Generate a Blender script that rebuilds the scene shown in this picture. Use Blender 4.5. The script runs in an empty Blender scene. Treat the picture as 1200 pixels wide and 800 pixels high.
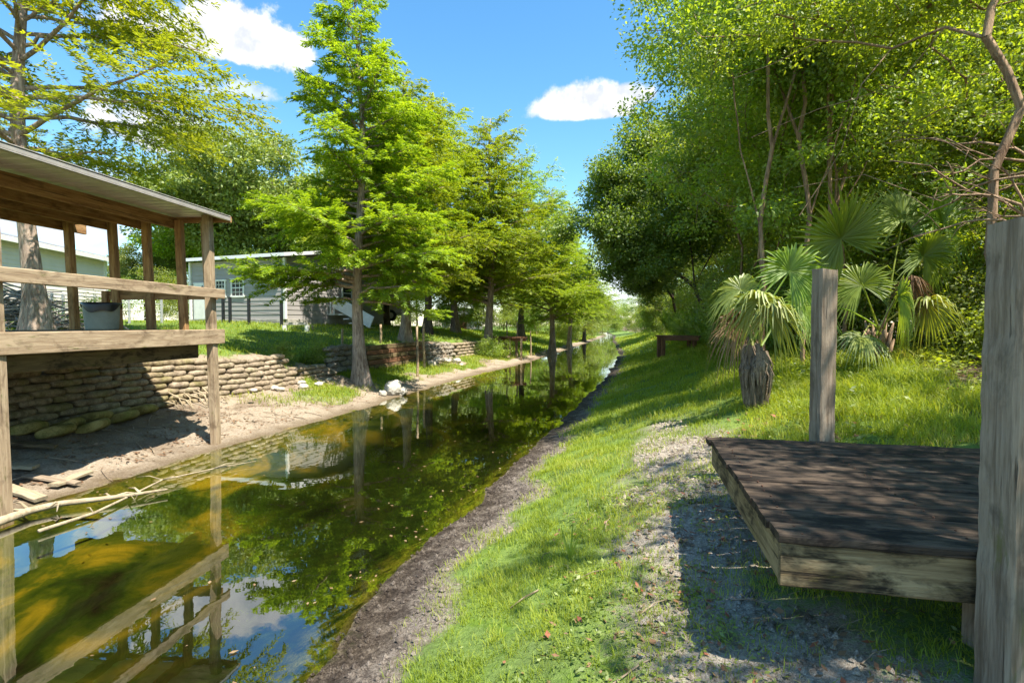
import bpy, math, random
import numpy as np
from mathutils import Vector, Matrix

# ------------------------------------------------------------------ camera, light, exposure
S = bpy.context.scene
COL = S.collection
F, HZ, CAMZ = 620.0, 380.0, 1.9
PITCH = math.atan(20 / F)
cd = bpy.data.cameras.new('camera'); cam = bpy.data.objects.new('camera', cd); COL.objects.link(cam)
cd.sensor_width = 36; cd.lens = F / 1200 * 36; cd.clip_start = .05; cd.clip_end = 3000
cam.location = (0, 0, CAMZ); cam.rotation_euler = (math.pi / 2 - PITCH, 0, 0)
S.camera = cam
cp, sp = math.cos(PITCH), math.sin(PITCH)
def ray(px, py):
    a, b = (px - 600) / F, (400 - py) / F
    return Vector((a, cp + b * sp, b * cp - sp))
def at(px, py, Y):
    r = ray(px, py); t = Y / r.y
    return Vector((r.x * t, Y, CAMZ + r.z * t))
def X_(px, Y): return (px - 600) / F * Y
def Z_(py, Y): return at(600, py, Y).z

SUN_EL = math.radians(61)
SUN_H = Vector((.74, -.67, 0)).normalized()           # towards the sun, horizontally
sd = bpy.data.lights.new('sun', 'SUN'); sun = bpy.data.objects.new('sun', sd); COL.objects.link(sun)
sd.energy = 4.5; sd.angle = math.radians(.5); sd.color = (1, .93, .82)
to_sun = Vector((SUN_H.x * math.cos(SUN_EL), SUN_H.y * math.cos(SUN_EL), math.sin(SUN_EL)))
sun.rotation_euler = to_sun.to_track_quat('Z', 'Y').to_euler()
S.view_settings.view_transform = 'Standard'; S.view_settings.look = 'None'
S.view_settings.gamma = 1; S.view_settings.exposure = 1.45
try: S.view_settings.use_curve_mapping = False
except Exception: pass
cy = S.cycles
cy.max_bounces = 9; cy.diffuse_bounces = 5; cy.glossy_bounces = 3; cy.transmission_bounces = 5
cy.transparent_max_bounces = 8; cy.use_denoising = True; cy.caustics_reflective = False; cy.caustics_refractive = False
cy.sample_clamp_indirect = 6

class NT:
    def __init__(s, nt): s.nt = nt; s.nt.nodes.clear()
    def n(s, t, ins=None, **p):
        nd = s.nt.nodes.new(t)
        for k, v in p.items(): setattr(nd, k, v)
        for k, v in (ins or {}).items():
            if isinstance(v, bpy.types.NodeSocket): s.nt.links.new(v, nd.inputs[k])
            else: nd.inputs[k].default_value = v
        return nd
    def math(s, op, a, b=None, clamp=False):
        ins = {0: a}
        if b is not None: ins[1] = b
        return s.n('ShaderNodeMath', ins, operation=op, use_clamp=clamp).outputs[0]
    def mix(s, f, a, b, mode='MIX'):
        return s.n('ShaderNodeMixRGB', {0: f, 1: a, 2: b}, blend_type=mode).outputs[0]
    def ramp(s, f, stops):
        nd = s.n('ShaderNodeValToRGB', {0: f}); cr = nd.color_ramp
        while len(cr.elements) < len(stops): cr.elements.new(.5)
        for e, (p, c) in zip(cr.elements, stops):
            e.position = p; e.color = (*c, 1) if hasattr(c, '__len__') else (c, c, c, 1)
        return nd.outputs[0]
    def noise(s, vec, scale, detail=4, rough=.6, dist=0):
        return s.n('ShaderNodeTexNoise', {'Vector': vec, 'Scale': scale, 'Detail': detail, 'Roughness': rough, 'Distortion': dist}).outputs[0]
    def maprange(s, v, a, b, c=0., d=1.):
        return s.n('ShaderNodeMapRange', {0: v, 1: a, 2: b, 3: c, 4: d}, interpolation_type='SMOOTHSTEP').outputs[0]

W = bpy.data.worlds.new('World'); S.world = W; W.use_nodes = True
t = NT(W.node_tree)
sky = t.n('ShaderNodeTexSky', sky_type='NISHITA', sun_disc=False, sun_elevation=SUN_EL,
          sun_rotation=math.atan2(SUN_H.x, SUN_H.y), altitude=0, air_density=1., dust_density=.35, ozone_density=2.2)
hs = t.n('ShaderNodeHueSaturation', {'Hue': .490, 'Saturation': 1.24, 'Value': .96, 'Color': sky.outputs[0]})
tc = t.n('ShaderNodeTexCoord').outputs['Generated']
nz = t.noise(tc, 9, 8, .62)
nzf = t.noise(tc, 26, 6, .6)
def cloud(px, py, wx, wy, amp=1.1, flat=1.6, soft=.35, dens=1.):
    c = ray(px, py).normalized(); r = c.cross(Vector((0, 0, 1))).normalized(); u = r.cross(c)
    d = t.n('ShaderNodeVectorMath', {0: tc, 1: c}, operation='SUBTRACT').outputs[0]
    dot = lambda v: t.n('ShaderNodeVectorMath', {0: d, 1: v}, operation='DOT_PRODUCT').outputs['Value']
    a = dot(r * (F / wx)); b = dot(u * (F / wy)); e = dot(c * 3)
    neg = t.math('LESS_THAN', b, 0.); b = t.math('MULTIPLY', b, t.math('ADD', 1., t.math('MULTIPLY', neg, flat)))
    v = t.n('ShaderNodeCombineXYZ', {0: a, 1: b, 2: e}).outputs[0]
    ln = t.n('ShaderNodeVectorMath', {0: v}, operation='LENGTH').outputs['Value']
    k = t.math('ADD', t.math('SUBTRACT', 1., ln), t.math('MULTIPLY', t.math('SUBTRACT', nz, .5), amp * 2))
    k = t.math('ADD', k, t.math('MULTIPLY', t.math('SUBTRACT', nzf, .5), amp))
    return t.math('MULTIPLY', t.maprange(k, 0., soft), dens)
acc = None
for args in [(248, 52, 80, 42, 1.1), (322, 62, 42, 24, 1.1), (290, 108, 30, 14, .9, 1, .5, .6), (205, 160, 75, 34, 1.0, 1.2, .5, .9),
             (50, 262, 75, 30, 1.0, .8, .5, .8), (682, 132, 66, 32, .6, 2.6, .3), (735, 118, 40, 22, .7, 2.),
             (690, 345, 120, 45, .8, .6, .8, .7), (240, 105, 20, 10, .9, 1, .5, .5), (130, 205, 120, 22, 1.0, .8, .7, .5)]:
    m = cloud(*args)
    acc = m if acc is None else t.math('MAXIMUM', acc, m)
ccol = t.mix(t.maprange(nzf, .35, .6), (2.7, 2.85, 3.2, 1), (3.9, 3.9, 3.9, 1))
colr = t.mix(acc, hs.outputs[0], ccol)
bg = t.n('ShaderNodeBackground', {0: colr, 1: .118})
t.n('ShaderNodeOutputWorld', {0: bg.outputs[0]})

# ------------------------------------------------------------------ helpers
WM = {}
def put(o, parent=None, M=None):
    COL.objects.link(o)
    M = M if M is not None else Matrix.Identity(4)
    if parent is not None:
        o.parent = parent; o.matrix_parent_inverse = WM[parent.name].inverted()
    o.matrix_basis = M; WM[o.name] = M.copy()
    return o
def tag(o, label, cat, group=None, kind=None):
    o['label'] = label; o['category'] = cat
    if group: o['group'] = group
    if kind: o['kind'] = kind
    return o
def struct(o, kind='structure'): o['kind'] = kind; return o
def thing(name, label, cat, loc, group=None, rz=0):
    o = bpy.data.objects.new(name, None); o.empty_display_size = .2
    put(o, None, Matrix.Translation(Vector(loc)) @ Matrix.Rotation(rz, 4, 'Z'))
    return tag(o, label, cat, group)
def newmesh(name, v, f, mats, smooth=False, fm=None):
    me = bpy.data.meshes.new(name)
    me.from_pydata([tuple(p) for p in v], [], f)
    for m in (mats if isinstance(mats, (list, tuple)) else [mats]): me.materials.append(m)
    if fm is not None: me.polygons.foreach_set('material_index', fm)
    if smooth: me.polygons.foreach_set('use_smooth', [True] * len(f))
    me.update(); return me
def npmesh(name, V, FA, mat, smooth=False):
    """V (n,3), FA (m,k) with constant k"""
    me = bpy.data.meshes.new(name); V = np.ascontiguousarray(V, np.float32); FA = np.ascontiguousarray(FA, np.int32)
    k = FA.shape[1]
    me.vertices.add(len(V)); me.vertices.foreach_set('co', V.ravel())
    me.loops.add(FA.size); me.loops.foreach_set('vertex_index', FA.ravel())
    me.polygons.add(len(FA)); me.polygons.foreach_set('loop_start', np.arange(0, FA.size, k, dtype=np.int32))
    try: me.polygons.foreach_set('loop_total', np.full(len(FA), k, np.int32))
    except Exception: pass
    if smooth: me.polygons.foreach_set('use_smooth', np.ones(len(FA), bool))
    me.materials.append(mat); me.update(calc_edges=True); me.validate(); return me
def obj(name, me, parent=None, M=None): return put(bpy.data.objects.new(name, me), parent, M)
def dup(root, M, label=None, group=None):
    r = root.copy(); put(r, None, M)
    if label: r['label'] = label
    if group: r['group'] = group
    for ch in root.children:
        c = ch.copy(); COL.objects.link(c); c.parent = r
        for g in ch.children:
            d = g.copy(); COL.objects.link(d); d.parent = c
    return r
class MB:
    def __init__(s): s.v = []; s.f = []; s.m = []
    def add(s, v, f, mi=0):
        b = len(s.v); s.v += [Vector(p) for p in v]; s.f += [tuple(i + b for i in q) for q in f]; s.m += [mi] * len(f)
    def box(s, c, size, M=None, mi=0, ch=.006, segs=1, jit=0, rng=random):
        """chamfered box, long axis x, centre c"""
        L, w, h = size; ch = min(ch, w * .3, h * .3)
        a, b = w / 2, h / 2
        prof = [(-a + ch, -b), (a - ch, -b), (a, -b + ch), (a, b - ch), (a - ch, b), (-a + ch, b), (-a, b - ch), (-a, -b + ch)]
        vs = []
        for i in range(segs + 1):
            x = -L / 2 + L * i / segs
            dy, dz = (rng.uniform(-jit, jit), rng.uniform(-jit, jit)) if jit else (0, 0)
            for y, z in prof: vs.append(Vector((x, y + dy + (rng.uniform(-jit, jit) * .4 if jit else 0), z + dz + (rng.uniform(-jit, jit) * .4 if jit else 0))) + Vector(c))
        fs = []
        for i in range(segs):
            for k in range(8):
                k2 = (k + 1) % 8; fs.append((i * 8 + k, i * 8 + k2, i * 8 + 8 + k2, i * 8 + 8 + k))
        fs.append(tuple(range(7, -1, -1))); fs.append(tuple(range(segs * 8, segs * 8 + 8)))
        if M is not None: vs = [M @ p for p in vs]
        s.add(vs, fs, mi)
    def tube(s, pts, rad, n=7, cap=True, mi=0, flute=0, ph=0):
        pts = [Vector(p) for p in pts]; vs = []; fs = []
        ref = Vector((.31, .17, .93))
        for i, p in enumerate(pts):
            d = (pts[min(i + 1, len(pts) - 1)] - pts[max(i - 1, 0)]).normalized()
            if abs(d.dot(ref)) > .95: ref = Vector((.9, .3, .1))
            x = d.cross(ref).normalized(); y = d.cross(x); ref = -x.cross(d) if False else ref
            r = rad[i] if hasattr(rad, '__len__') else rad
            fl = flute[i] if hasattr(flute, '__len__') else flute
            for k in range(n):
                a = 2 * math.pi * k / n; rr = r * (1 + fl * math.sin(a * 5 + ph) + fl * .5 * math.sin(a * 3 + 1 + ph))
                vs.append(p + x * math.cos(a) * rr + y * math.sin(a) * rr)
        for i in range(len(pts) - 1):
            for k in range(n):
                k2 = (k + 1) % n; fs.append((i * n + k, i * n + k2, i * n + n + k2, i * n + n + k))
        if cap: fs.append(tuple(range(n - 1, -1, -1))); b = (len(pts) - 1) * n; fs.append(tuple(range(b, b + n)))
        s.add(vs, fs, mi)
    def mesh(s, name, mats, smooth=False): return newmesh(name, s.v, s.f, mats, smooth, s.m)
    def build(s, name, mats, parent=None, M=None, smooth=False): return obj(name, s.mesh(name, mats, smooth), parent, M)
def frame(p0, p1, up=(0, 0, 1)):
    p0, p1 = Vector(p0), Vector(p1); x = (p1 - p0).normalized(); up = Vector(up)
    y = up.cross(x).normalized(); z = x.cross(y)
    M = Matrix((x, y, z)).transposed().to_4x4(); M.translation = (p0 + p1) / 2
    return M, (p1 - p0).length
BR = random.Random(5)
def board(name, p0, p1, w, h, mat, parent, up=(0, 0, 1), jit=.002):
    M, L = frame(p0, p1, up); m = MB(); m.box((0, 0, 0), (L, w, h), segs=max(1, int(L / .25)), jit=jit, rng=BR, ch=.008)
    return m.build(name, mat, parent, M)

def vnoise(x, y, seed=0):
    rs = np.random.RandomState(seed); G = rs.rand(256, 256)
    xi = np.floor(x).astype(int); yi = np.floor(y).astype(int); fx = x - xi; fy = y - yi
    fx = fx * fx * (3 - 2 * fx); fy = fy * fy * (3 - 2 * fy)
    g = lambda a, b: G[a % 256, b % 256]
    return (g(xi, yi) * (1 - fx) + g(xi + 1, yi) * fx) * (1 - fy) + (g(xi, yi + 1) * (1 - fx) + g(xi + 1, yi + 1) * fx) * fy
def fbm(x, y, seed=0, o=4):
    s = 0; a = .5
    for i in range(o): s = s + a * vnoise(x * 2 ** i + 13 * i, y * 2 ** i + 7 * i, seed + i); a *= .5
    return s / (1 - .5 ** o)

# ------------------------------------------------------------------ materials
def M_(name):
    m = bpy.data.materials.new(name); m.use_nodes = True; return m, NT(m.node_tree)
def out(t, sh): t.n('ShaderNodeOutputMaterial', {0: sh})
def bump(t, h, strength=.5, dist=.02): return t.n('ShaderNodeBump', {'Height': h, 'Strength': strength, 'Distance': dist}).outputs[0]
def prin(t, col, rough=.8, nrm=None, spec=.3, **k):
    ins = {'Base Color': col, 'Roughness': rough, 'Specular IOR Level': spec}
    if nrm is not None: ins['Normal'] = nrm
    ins.update(k); return t.n('ShaderNodeBsdfPrincipled', ins).outputs[0]
def plain(name, c, rough=.6, var=.15, scale=6, spec=.3, bmp=0, metal=0):
    m, t = M_(name); co = t.n('ShaderNodeTexCoord').outputs['Object']
    nn = t.noise(co, scale, 6, .65)
    col = t.mix(t.maprange(nn, .3, .7), tuple(x * (1 - var) for x in c) + (1,), tuple(min(1, x * (1 + var)) for x in c) + (1,))
    out(t, prin(t, col, rough, bump(t, nn, bmp, .02) if bmp else None, spec, Metallic=metal)); return m
def wood(name, c1, c2, dark=(.02, .016, .012), stain=.4, moss=0., mosscol=(.10, .11, .02), bmp=.5):
    m, t = M_(name)
    co = t.n('ShaderNodeTexCoord').outputs['Object']
    rnd = t.n('ShaderNodeObjectInfo').outputs['Random']; isl = t.n('ShaderNodeNewGeometry').outputs['Random Per Island']
    off = t.math('ADD', t.math('MULTIPLY', rnd, 37.), t.math('MULTIPLY', isl, 23.))
    ov = t.n('ShaderNodeCombineXYZ', {0: off, 1: off, 2: off}).outputs[0]
    p = t.n('ShaderNodeVectorMath', {0: co, 1: ov}, operation='ADD').outputs[0]
    sc = lambda v: t.n('ShaderNodeVectorMath', {0: p, 1: v}, operation='MULTIPLY').outputs[0]
    g1 = t.noise(sc((.9, 11, 11)), 2.2, 6, .62, .5); g2 = t.noise(sc((1.6, 40, 40)), 3, 4, .7, .3)
    big = t.noise(sc((1.4, 3, 3)), 2.2, 5, .68, .4); fine = t.noise(sc((6, 30, 30)), 6, 3, .7)
    g = t.math('ADD', t.math('MULTIPLY', g1, .6), t.math('MULTIPLY', g2, .4))
    col = t.mix(t.maprange(g, .34, .66), (*c1, 1), (*c2, 1))
    hue = t.mix(t.math('MULTIPLY', isl, .7), col, t.mix(1., col, (.60, .56, .53, 1), 'MULTIPLY'))
    st = t.maprange(big, .52 - .12 * stain, .72 - .15 * stain)
    st = t.math('MULTIPLY', st, t.maprange(g2, .3, .6, .55, 1.))
    col = t.mix(t.math('MULTIPLY', st, min(1, stain * 1.7)), hue, (*dark, 1))
    if moss:
        mo = t.maprange(t.noise(sc((1.1, 5, 5)), 3.1, 5, .7), .62 - .2 * moss, .72)
        col = t.mix(t.math('MULTIPLY', mo, .75), col, (*mosscol, 1))
    crack = t.maprange(t.noise(sc((.5, 26, 26)), 2.4, 3, .5, .2), .30, .36)
    col = t.mix(t.math('MULTIPLY', t.math('SUBTRACT', 1., crack), .7), col, (.015, .012, .01, 1))
    h = t.math('ADD', t.math('MULTIPLY', g, .6), t.math('ADD', t.math('MULTIPLY', crack, .5), t.math('MULTIPLY', fine, .2)))
    out(t, prin(t, col, .85, bump(t, h, bmp, .012), .2)); return m
def leafmat(name, cols, trans=.45, gloss=.06, tcol=1.5):
    m, t = M_(name); g = t.n('ShaderNodeNewGeometry')
    oi = t.n('ShaderNodeObjectInfo').outputs['Random']
    f = t.math('FRACT', t.math('ADD', g.outputs['Random Per Island'], 0.))
    pos = t.n('ShaderNodeTexCoord').outputs['Object']
    big = t.noise(pos, .9, 3, .6)
    k = t.math('ADD', t.math('MULTIPLY', f, .55), t.math('MULTIPLY', t.maprange(big, .3, .7), .45))
    n = len(cols); col = t.ramp(k, [(i / (n - 1), c) for i, c in enumerate(cols)])
    hsv = t.n('ShaderNodeHueSaturation', {'Color': col, 'Hue': t.maprange(oi, 0, 1, .49, .51), 'Value': t.maprange(oi, 0, 1, .88, 1.12)}).outputs[0]
    dif = t.n('ShaderNodeBsdfDiffuse', {0: hsv}).outputs[0]
    tr = t.n('ShaderNodeBsdfTranslucent', {0: t.mix(1., hsv, (tcol * 1.12, tcol, tcol * .5, 1), 'MULTIPLY')}).outputs[0]
    s = t.n('ShaderNodeMixShader', {0: trans, 1: dif, 2: tr}).outputs[0]
    if gloss:
        gl = t.n('ShaderNodeBsdfGlossy', {0: (1, 1, 1, 1), 'Roughness': .6}).outputs[0]
        s = t.n('ShaderNodeMixShader', {0: gloss, 1: s, 2: gl}).outputs[0]
    out(t, s); return m
def bark(name, c1, c2, sc=1.):
    m, t = M_(name); co = t.n('ShaderNodeTexCoord').outputs['Object']
    p = t.n('ShaderNodeVectorMath', {0: co, 1: (9 * sc, 9 * sc, 1.3 * sc)}, operation='MULTIPLY').outputs[0]
    a = t.noise(p, 2.4, 6, .7, .6); b = t.noise(co, 1.7, 4, .6)
    k = t.math('ADD', t.math('MULTIPLY', a, .7), t.math('MULTIPLY', b, .3))
    col = t.mix(t.maprange(k, .36, .62), (*c1, 1), (*c2, 1))
    out(t, prin(t, col, .9, bump(t, a, .9, .04), .15)); return m

WOOD_TAN = wood('deck_lumber', (.31, .22, .135), (.56, .44, .29), stain=.36, moss=.14, dark=(.07, .04, .02))
WOOD_RED = wood('roof_lumber', (.28, .145, .06), (.58, .36, .16), stain=.34, dark=(.06, .03, .015))
WOOD_MOSS = wood('rim_lumber', (.14, .10, .06), (.28, .21, .11), stain=.55, moss=.35)
WOOD_GREY = wood('weathered_post', (.20, .145, .095), (.46, .37, .27), stain=.34, moss=.12, mosscol=(.16, .15, .05), bmp=.8)
WOOD_DARK = wood('blackened_boards', (.035, .025, .018), (.150, .110, .078), stain=.78, dark=(.010, .008, .007), bmp=.9)
WOOD_FACE = wood('fascia_weathered', (.22, .155, .08), (.47, .36, .20), stain=.66, moss=.28, dark=(.02, .015, .01), mosscol=(.20, .16, .05), bmp=.8)
WOOD_BROWN = wood('brown_bench', (.16, .075, .04), (.28, .15, .085), stain=.3)
WOOD_PALE = wood('driftwood', (.30, .24, .15), (.52, .44, .30), stain=.25)
BARK_CY = bark('cypress_bark', (.17, .115, .085), (.48, .37, .29))
BARK_DK = bark('oak_bark', (.05, .038, .03), (.17, .13, .10))
BARK_BR = bark('woodland_bark', (.16, .10, .065), (.42, .29, .19))
LEAF_CY = leafmat('cypress_leaf', [(.105, .18, .010), (.22, .32, .014), (.35, .43, .020)], .5, .03, 1.6)
LEAF_CY2 = leafmat('cypress_leaf_yellow', [(.115, .175, .010), (.24, .32, .014), (.37, .43, .02)], .5, .03, 1.6)
LEAF_OAK = leafmat('oak_leaf', [(.08, .135, .016), (.155, .235, .02), (.26, .35, .03)], .55, .05)
LEAF_OAK2 = leafmat('grey_oak_leaf', [(.10, .15, .018), (.19, .25, .025), (.29, .34, .04)], .4, .05)
LEAF_WD = leafmat('woodland_leaf', [(.11, .18, .014), (.22, .31, .020), (.37, .45, .03)], .6, .05, 1.6)
LEAF_PALM = leafmat('palm_leaf', [(.13, .22, .018), (.22, .33, .025), (.34, .42, .035)], .5, .05)
LEAF_PALMY = leafmat('palm_leaf_yellow', [(.16, .23, .02), (.28, .33, .03), (.38, .36, .05)], .35, .08)
LEAF_DEAD = leafmat('dead_leaf', [(.12, .07, .035), (.24, .15, .08), (.34, .25, .15)], .2, .02, 1.1)
LEAF_BUSH = leafmat('bush_leaf', [(.12, .18, .016), (.22, .31, .022), (.36, .44, .03)], .58, .06, 1.6)
GRASS = leafmat('grass_blade', [(.125, .185, .012), (.215, .285, .018), (.33, .39, .03), (.40, .37, .12)], .5, .02)
LITTER = leafmat('litter_leaf', [(.09, .06, .035), (.20, .13, .075), (.24, .15, .08), (.28, .09, .045), (.36, .29, .20)], .1, .02, 1.)

# ------------------------------------------------------------------ terrain
YL = [-30, -5, 0, 5.2, 6.5, 8, 9.8, 13.1, 19.6, 26, 37, 60, 90, 130, 400]
XLv = [-8, -6.0, -5.7, -5.07, -4.75, -4.5, -3.98, -3.1, -1.5, .75, 3.5, 9.2, 16.2, 22, 60]
YR = [-30, -5, 0, 2.8, 3.8, 4.9, 6.5, 9, 13, 19.6, 33, 59, 90, 130, 400]
XRv = [-6, -2.3, -1.5, -1.1, -.95, -.6, -.08, .6, 1.7, 3.5, 6.7, 11.2, 17.2, 22.6, 60.6]
yy = np.arange(-30, 400, .1)
def _sm(a, k):
    k = np.ones(k) / k; return np.convolve(np.pad(a, len(k) // 2, mode='edge'), k, 'valid')[:len(a)]
_XL = _sm(np.interp(yy, YL, XLv), 21) + (fbm(yy * .9, yy * 0, 3) - .5) * .35
_XR = _sm(np.interp(yy, YR, XRv), 15) + (fbm(yy * 1.1, yy * 0 + 5, 4) - .5) * .30
def XL(y): return np.interp(y, yy, _XL)
def XR(y): return np.interp(y, yy, _XR)
def height(x, y):
    x = np.asarray(x, float); y = np.asarray(y, float)
    dl = XL(y) - x; dr = x - XR(y)
    hl_wall = np.interp(dl, [0, .5, 1.3, 2.35, 2.62, 5, 9, 20, 60], [0, .07, .22, .42, 1.16, 1.55, 1.92, 2.1, 2.3])
    hl_soft = np.interp(dl, [0, .5, 1.3, 2.35, 3.4, 5.5, 9, 20, 60], [0, .08, .25, .5, .95, 1.45, 1.85, 2.1, 2.3])
    k = np.interp(y, [12.5, 14, 16, 18, 27, 32], [1, 0, 0, 1, 1, 0])
    hl = hl_wall * k + hl_soft * (1 - k)
    hr = np.interp(dr, [0, .35, 1.0, 2, 3, 5, 8, 14, 60], [0, .05, .26, .60, .92, 1.22, 1.5, 1.7, 2.2])
    hn = np.interp(dr, [0, .35, 1.0, 2, 3, 5, 8, 14, 60], [0, .05, .24, .50, .66, .95, 1.3, 1.6, 2.2]); kn = np.interp(y, [2.6, 6.5], [0, 1]); hr = hn + (hr - hn) * kn
    fr = np.interp(y, [14, 40, 90], [1, .8, .35]); hr = hr * fr; hl = hl * np.interp(y, [28, 50, 90], [1, .7, .3])
    bed = -.45 * (1 - np.exp(-np.minimum(-dl, -dr) * 1.2))
    z = np.where(dl > 0, hl, np.where(dr > 0, hr, bed))
    land = np.maximum(dl, dr)
    rough = (fbm(x * 1.3, y * 1.3, 11) - .5) * .12 + (fbm(x * 5, y * 5, 17) - .5) * np.where(dl > 0, .13, .07)
    return z + rough * np.clip(land * 1.2 + .25, .15, 1)
def gz(x, y): return float(height(np.array([x]), np.array([y]))[0])
def gp(px, Y, dz=0): x = X_(px, Y); return Vector((x, Y, gz(x, Y) + dz))

def spaced(segs):
    o = [segs[0][0]]
    for a, b, s0, s1 in segs:
        p = a
        while p < b - 1e-6:
            p += s0 + (s1 - s0) * (p - a) / (b - a); o.append(min(p, b))
    return np.array(o)
rows = spaced([(-12, 1, .6, .3), (1, 10, .06, .07), (10, 30, .07, .4), (30, 120, .4, 3), (120, 395, 6, 40)])
half = spaced([(0, 8, .06, .08), (8, 14, .08, .3), (14, 60, .4, 3), (60, 300, 6, 40)])
offs = np.concatenate([-half[:0:-1], half])
Yg, Og = np.meshgrid(rows, offs, indexing='ij'); Xg = (XL(Yg) + XR(Yg)) / 2 + Og
Zg = height(Xg, Yg)
V = np.stack([Xg, Yg, Zg], -1).reshape(-1, 3); nr, nc = Yg.shape
I = np.arange(nr * nc).reshape(nr, nc)
FA = np.stack([I[:-1, :-1], I[:-1, 1:], I[1:, 1:], I[1:, :-1]], -1).reshape(-1, 4)
def masks(x, y):
    dl = XL(y) - x; dr = x - XR(y)
    n1 = fbm(x * .9, y * .9, 31); n2 = fbm(x * 2.6, y * 2.6, 37); n3 = fbm(x * .35, y * .35, 41)
    ns = (n1 * .5 + n2 * .5 - .5) * 2
    # right bank: mud by the water, grass, sandy trodden strip by the platform, grass, wood floor
    near = np.clip((9 - y) / 5, 0, 1)
    mudw = np.interp(y, [0, 4, 10, 20, 40], [.40, .40, .36, .3, .2])
    g_r = np.clip((dr - mudw + ns * .5) / .45, 0, 1)
    sandc = np.interp(y, [1, 3, 6, 10], [2.35, 2.25, 2.15, 1.9])
    sand = np.exp(-((dr - sandc) / .62) ** 2) * np.clip((8.5 - y) / 3, 0, 1)
    g_r = g_r * (1 - np.clip(sand * .95 + ns * 1.3 * sand, 0, 1) * .92)
    under = np.clip((dr - 2.6) / .8, 0, 1) * np.clip((3.6 - y) / 1.0, 0, 1)
    g_r = g_r * (1 - .45 * under)
    wood_floor = np.clip((dr - np.interp(y, [2, 6, 10, 20, 40], [4.0, 4.6, 5.2, 4.6, 4]) + ns * .8) / 1.2, 0, 1)
    g_r = g_r * (1 - .8 * wood_floor)
    # left bank: pale beach, tufts, lawn beyond the wall
    g_l = np.clip((dl - 2.7 + ns * .5) / .5, 0, 1) * .9
    tuft = np.clip((dl - .7 + ns * .9) / .5, 0, 1) * np.clip((y - 10.5) / 2.5, 0, 1)
    g_l = np.maximum(g_l, tuft * np.clip((n1 - .40) / .15, 0, 1) * .95)
    g_l = np.where(y > 30, np.clip((dl - .6 + ns * .4) / .6, 0, 1), g_l)
    grass = np.where(dr > 0, g_r, np.where(dl > 0, g_l, 0))
    mud = np.where(dr > 0, np.clip(1 - (dr - .36 + ns * .35) / .4, 0, 1), 0)
    deb = np.clip((dl - 1.0 + ns * .9) / .7, 0, 1) * np.clip((10.3 - y + ns * .8) / 1.2, 0, 1)
    deb = np.maximum(deb, np.clip((n2 - .50) / .16, 0, .75) * np.clip(dl / .8, 0, 1))
    return grass, mud, np.where(dr > 0, wood_floor, np.where(dl > 0, deb * .85, 0)), np.where(dl > 0, 1., 0.)
G0, MU, WF, LF = masks(V[:, 0], V[:, 1])
m, t = M_('bank_ground')
pos = t.n('ShaderNodeNewGeometry').outputs['Position']
att = lambda n: t.n('ShaderNodeAttribute', attribute_name=n).outputs['Fac']
n1 = t.noise(pos, 7, 6, .7); n2 = t.noise(pos, 38, 5, .75); n3 = t.noise(pos, 1.6, 4, .6); n4 = t.noise(pos, 120, 3, .7)
grit = t.math('ADD', t.math('MULTIPLY', n2, .55), t.math('MULTIPLY', n4, .45))
sandR = t.ramp(grit, [(.32, (.09, .075, .06)), (.46, (.27, .225, .175)), (.64, (.52, .465, .39))])
sandR = t.mix(t.maprange(n1, .50, .68), sandR, (.12, .085, .055, 1))
sandL = t.ramp(grit, [(.32, (.11, .085, .06)), (.48, (.29, .235, .17)), (.70, (.49, .42, .33))])
sandL = t.mix(t.maprange(n1, .52, .7), sandL, (.20, .145, .09, 1))
soil = t.ramp(t.math('ADD', t.math('MULTIPLY', grit, .6), t.math('MULTIPLY', n1, .4)), [(.34, (.020, .016, .013)), (.48, (.07, .056, .046)), (.56, (.20, .17, .14)), (.66, (.34, .30, .26))])
gr = t.ramp(t.math('ADD', t.math('MULTIPLY', n2, .5), t.math('MULTIPLY', n3, .5)), [(.36, (.05, .10, .010)), (.5, (.10, .19, .014)), (.64, (.16, .25, .02))])
litter = t.ramp(grit, [(.34, (.03, .022, .014)), (.48, (.11, .074, .046)), (.64, (.27, .195, .13))])
bedc = t.n('ShaderNodeVectorMath', {0: pos, 1: (.9, .5, 1)}, operation='MULTIPLY').outputs[0]
bn = t.noise(bedc, 1.3, 6, .62, .8)
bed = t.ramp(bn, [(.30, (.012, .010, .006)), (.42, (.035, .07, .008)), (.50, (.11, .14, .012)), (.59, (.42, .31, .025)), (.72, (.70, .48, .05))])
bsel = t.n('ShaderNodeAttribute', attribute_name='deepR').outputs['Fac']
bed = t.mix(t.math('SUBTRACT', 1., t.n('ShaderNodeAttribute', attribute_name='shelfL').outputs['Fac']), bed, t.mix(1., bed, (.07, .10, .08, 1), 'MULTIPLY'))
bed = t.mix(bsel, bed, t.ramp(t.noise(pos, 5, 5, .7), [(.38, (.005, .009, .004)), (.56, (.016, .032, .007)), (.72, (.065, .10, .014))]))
c = t.mix(att('left'), sandR, sandL)
c = t.mix(att('mud'), c, soil)
c = t.mix(t.math('MULTIPLY', att('wood'), t.maprange(n2, .3, .55, .55, 1.)), c, litter)
gf = t.maprange(t.math('ADD', att('grass'), t.math('MULTIPLY', t.math('SUBTRACT', n2, .5), 1.2)), .3, .75)
c = t.mix(t.math('MULTIPLY', gf, .85), c, gr)
zz = t.n('ShaderNodeSeparateXYZ', {0: pos}).outputs[2]
wet = t.maprange(t.math('ADD', zz, t.math('MULTIPLY', t.math('SUBTRACT', n1, .5), .06)), .0, .07)
c = t.mix(wet, t.mix(1., c, (.5, .46, .4, 1), 'MULTIPLY'), c)
alg = t.ramp(n2, [(.35, (.06, .08, .01)), (.5, (.22, .22, .03)), (.65, (.36, .33, .07))])
bed = t.mix(t.math('MULTIPLY', t.maprange(zz, -.20, -.06), t.maprange(n1, .38, .6)), bed, alg)
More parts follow.
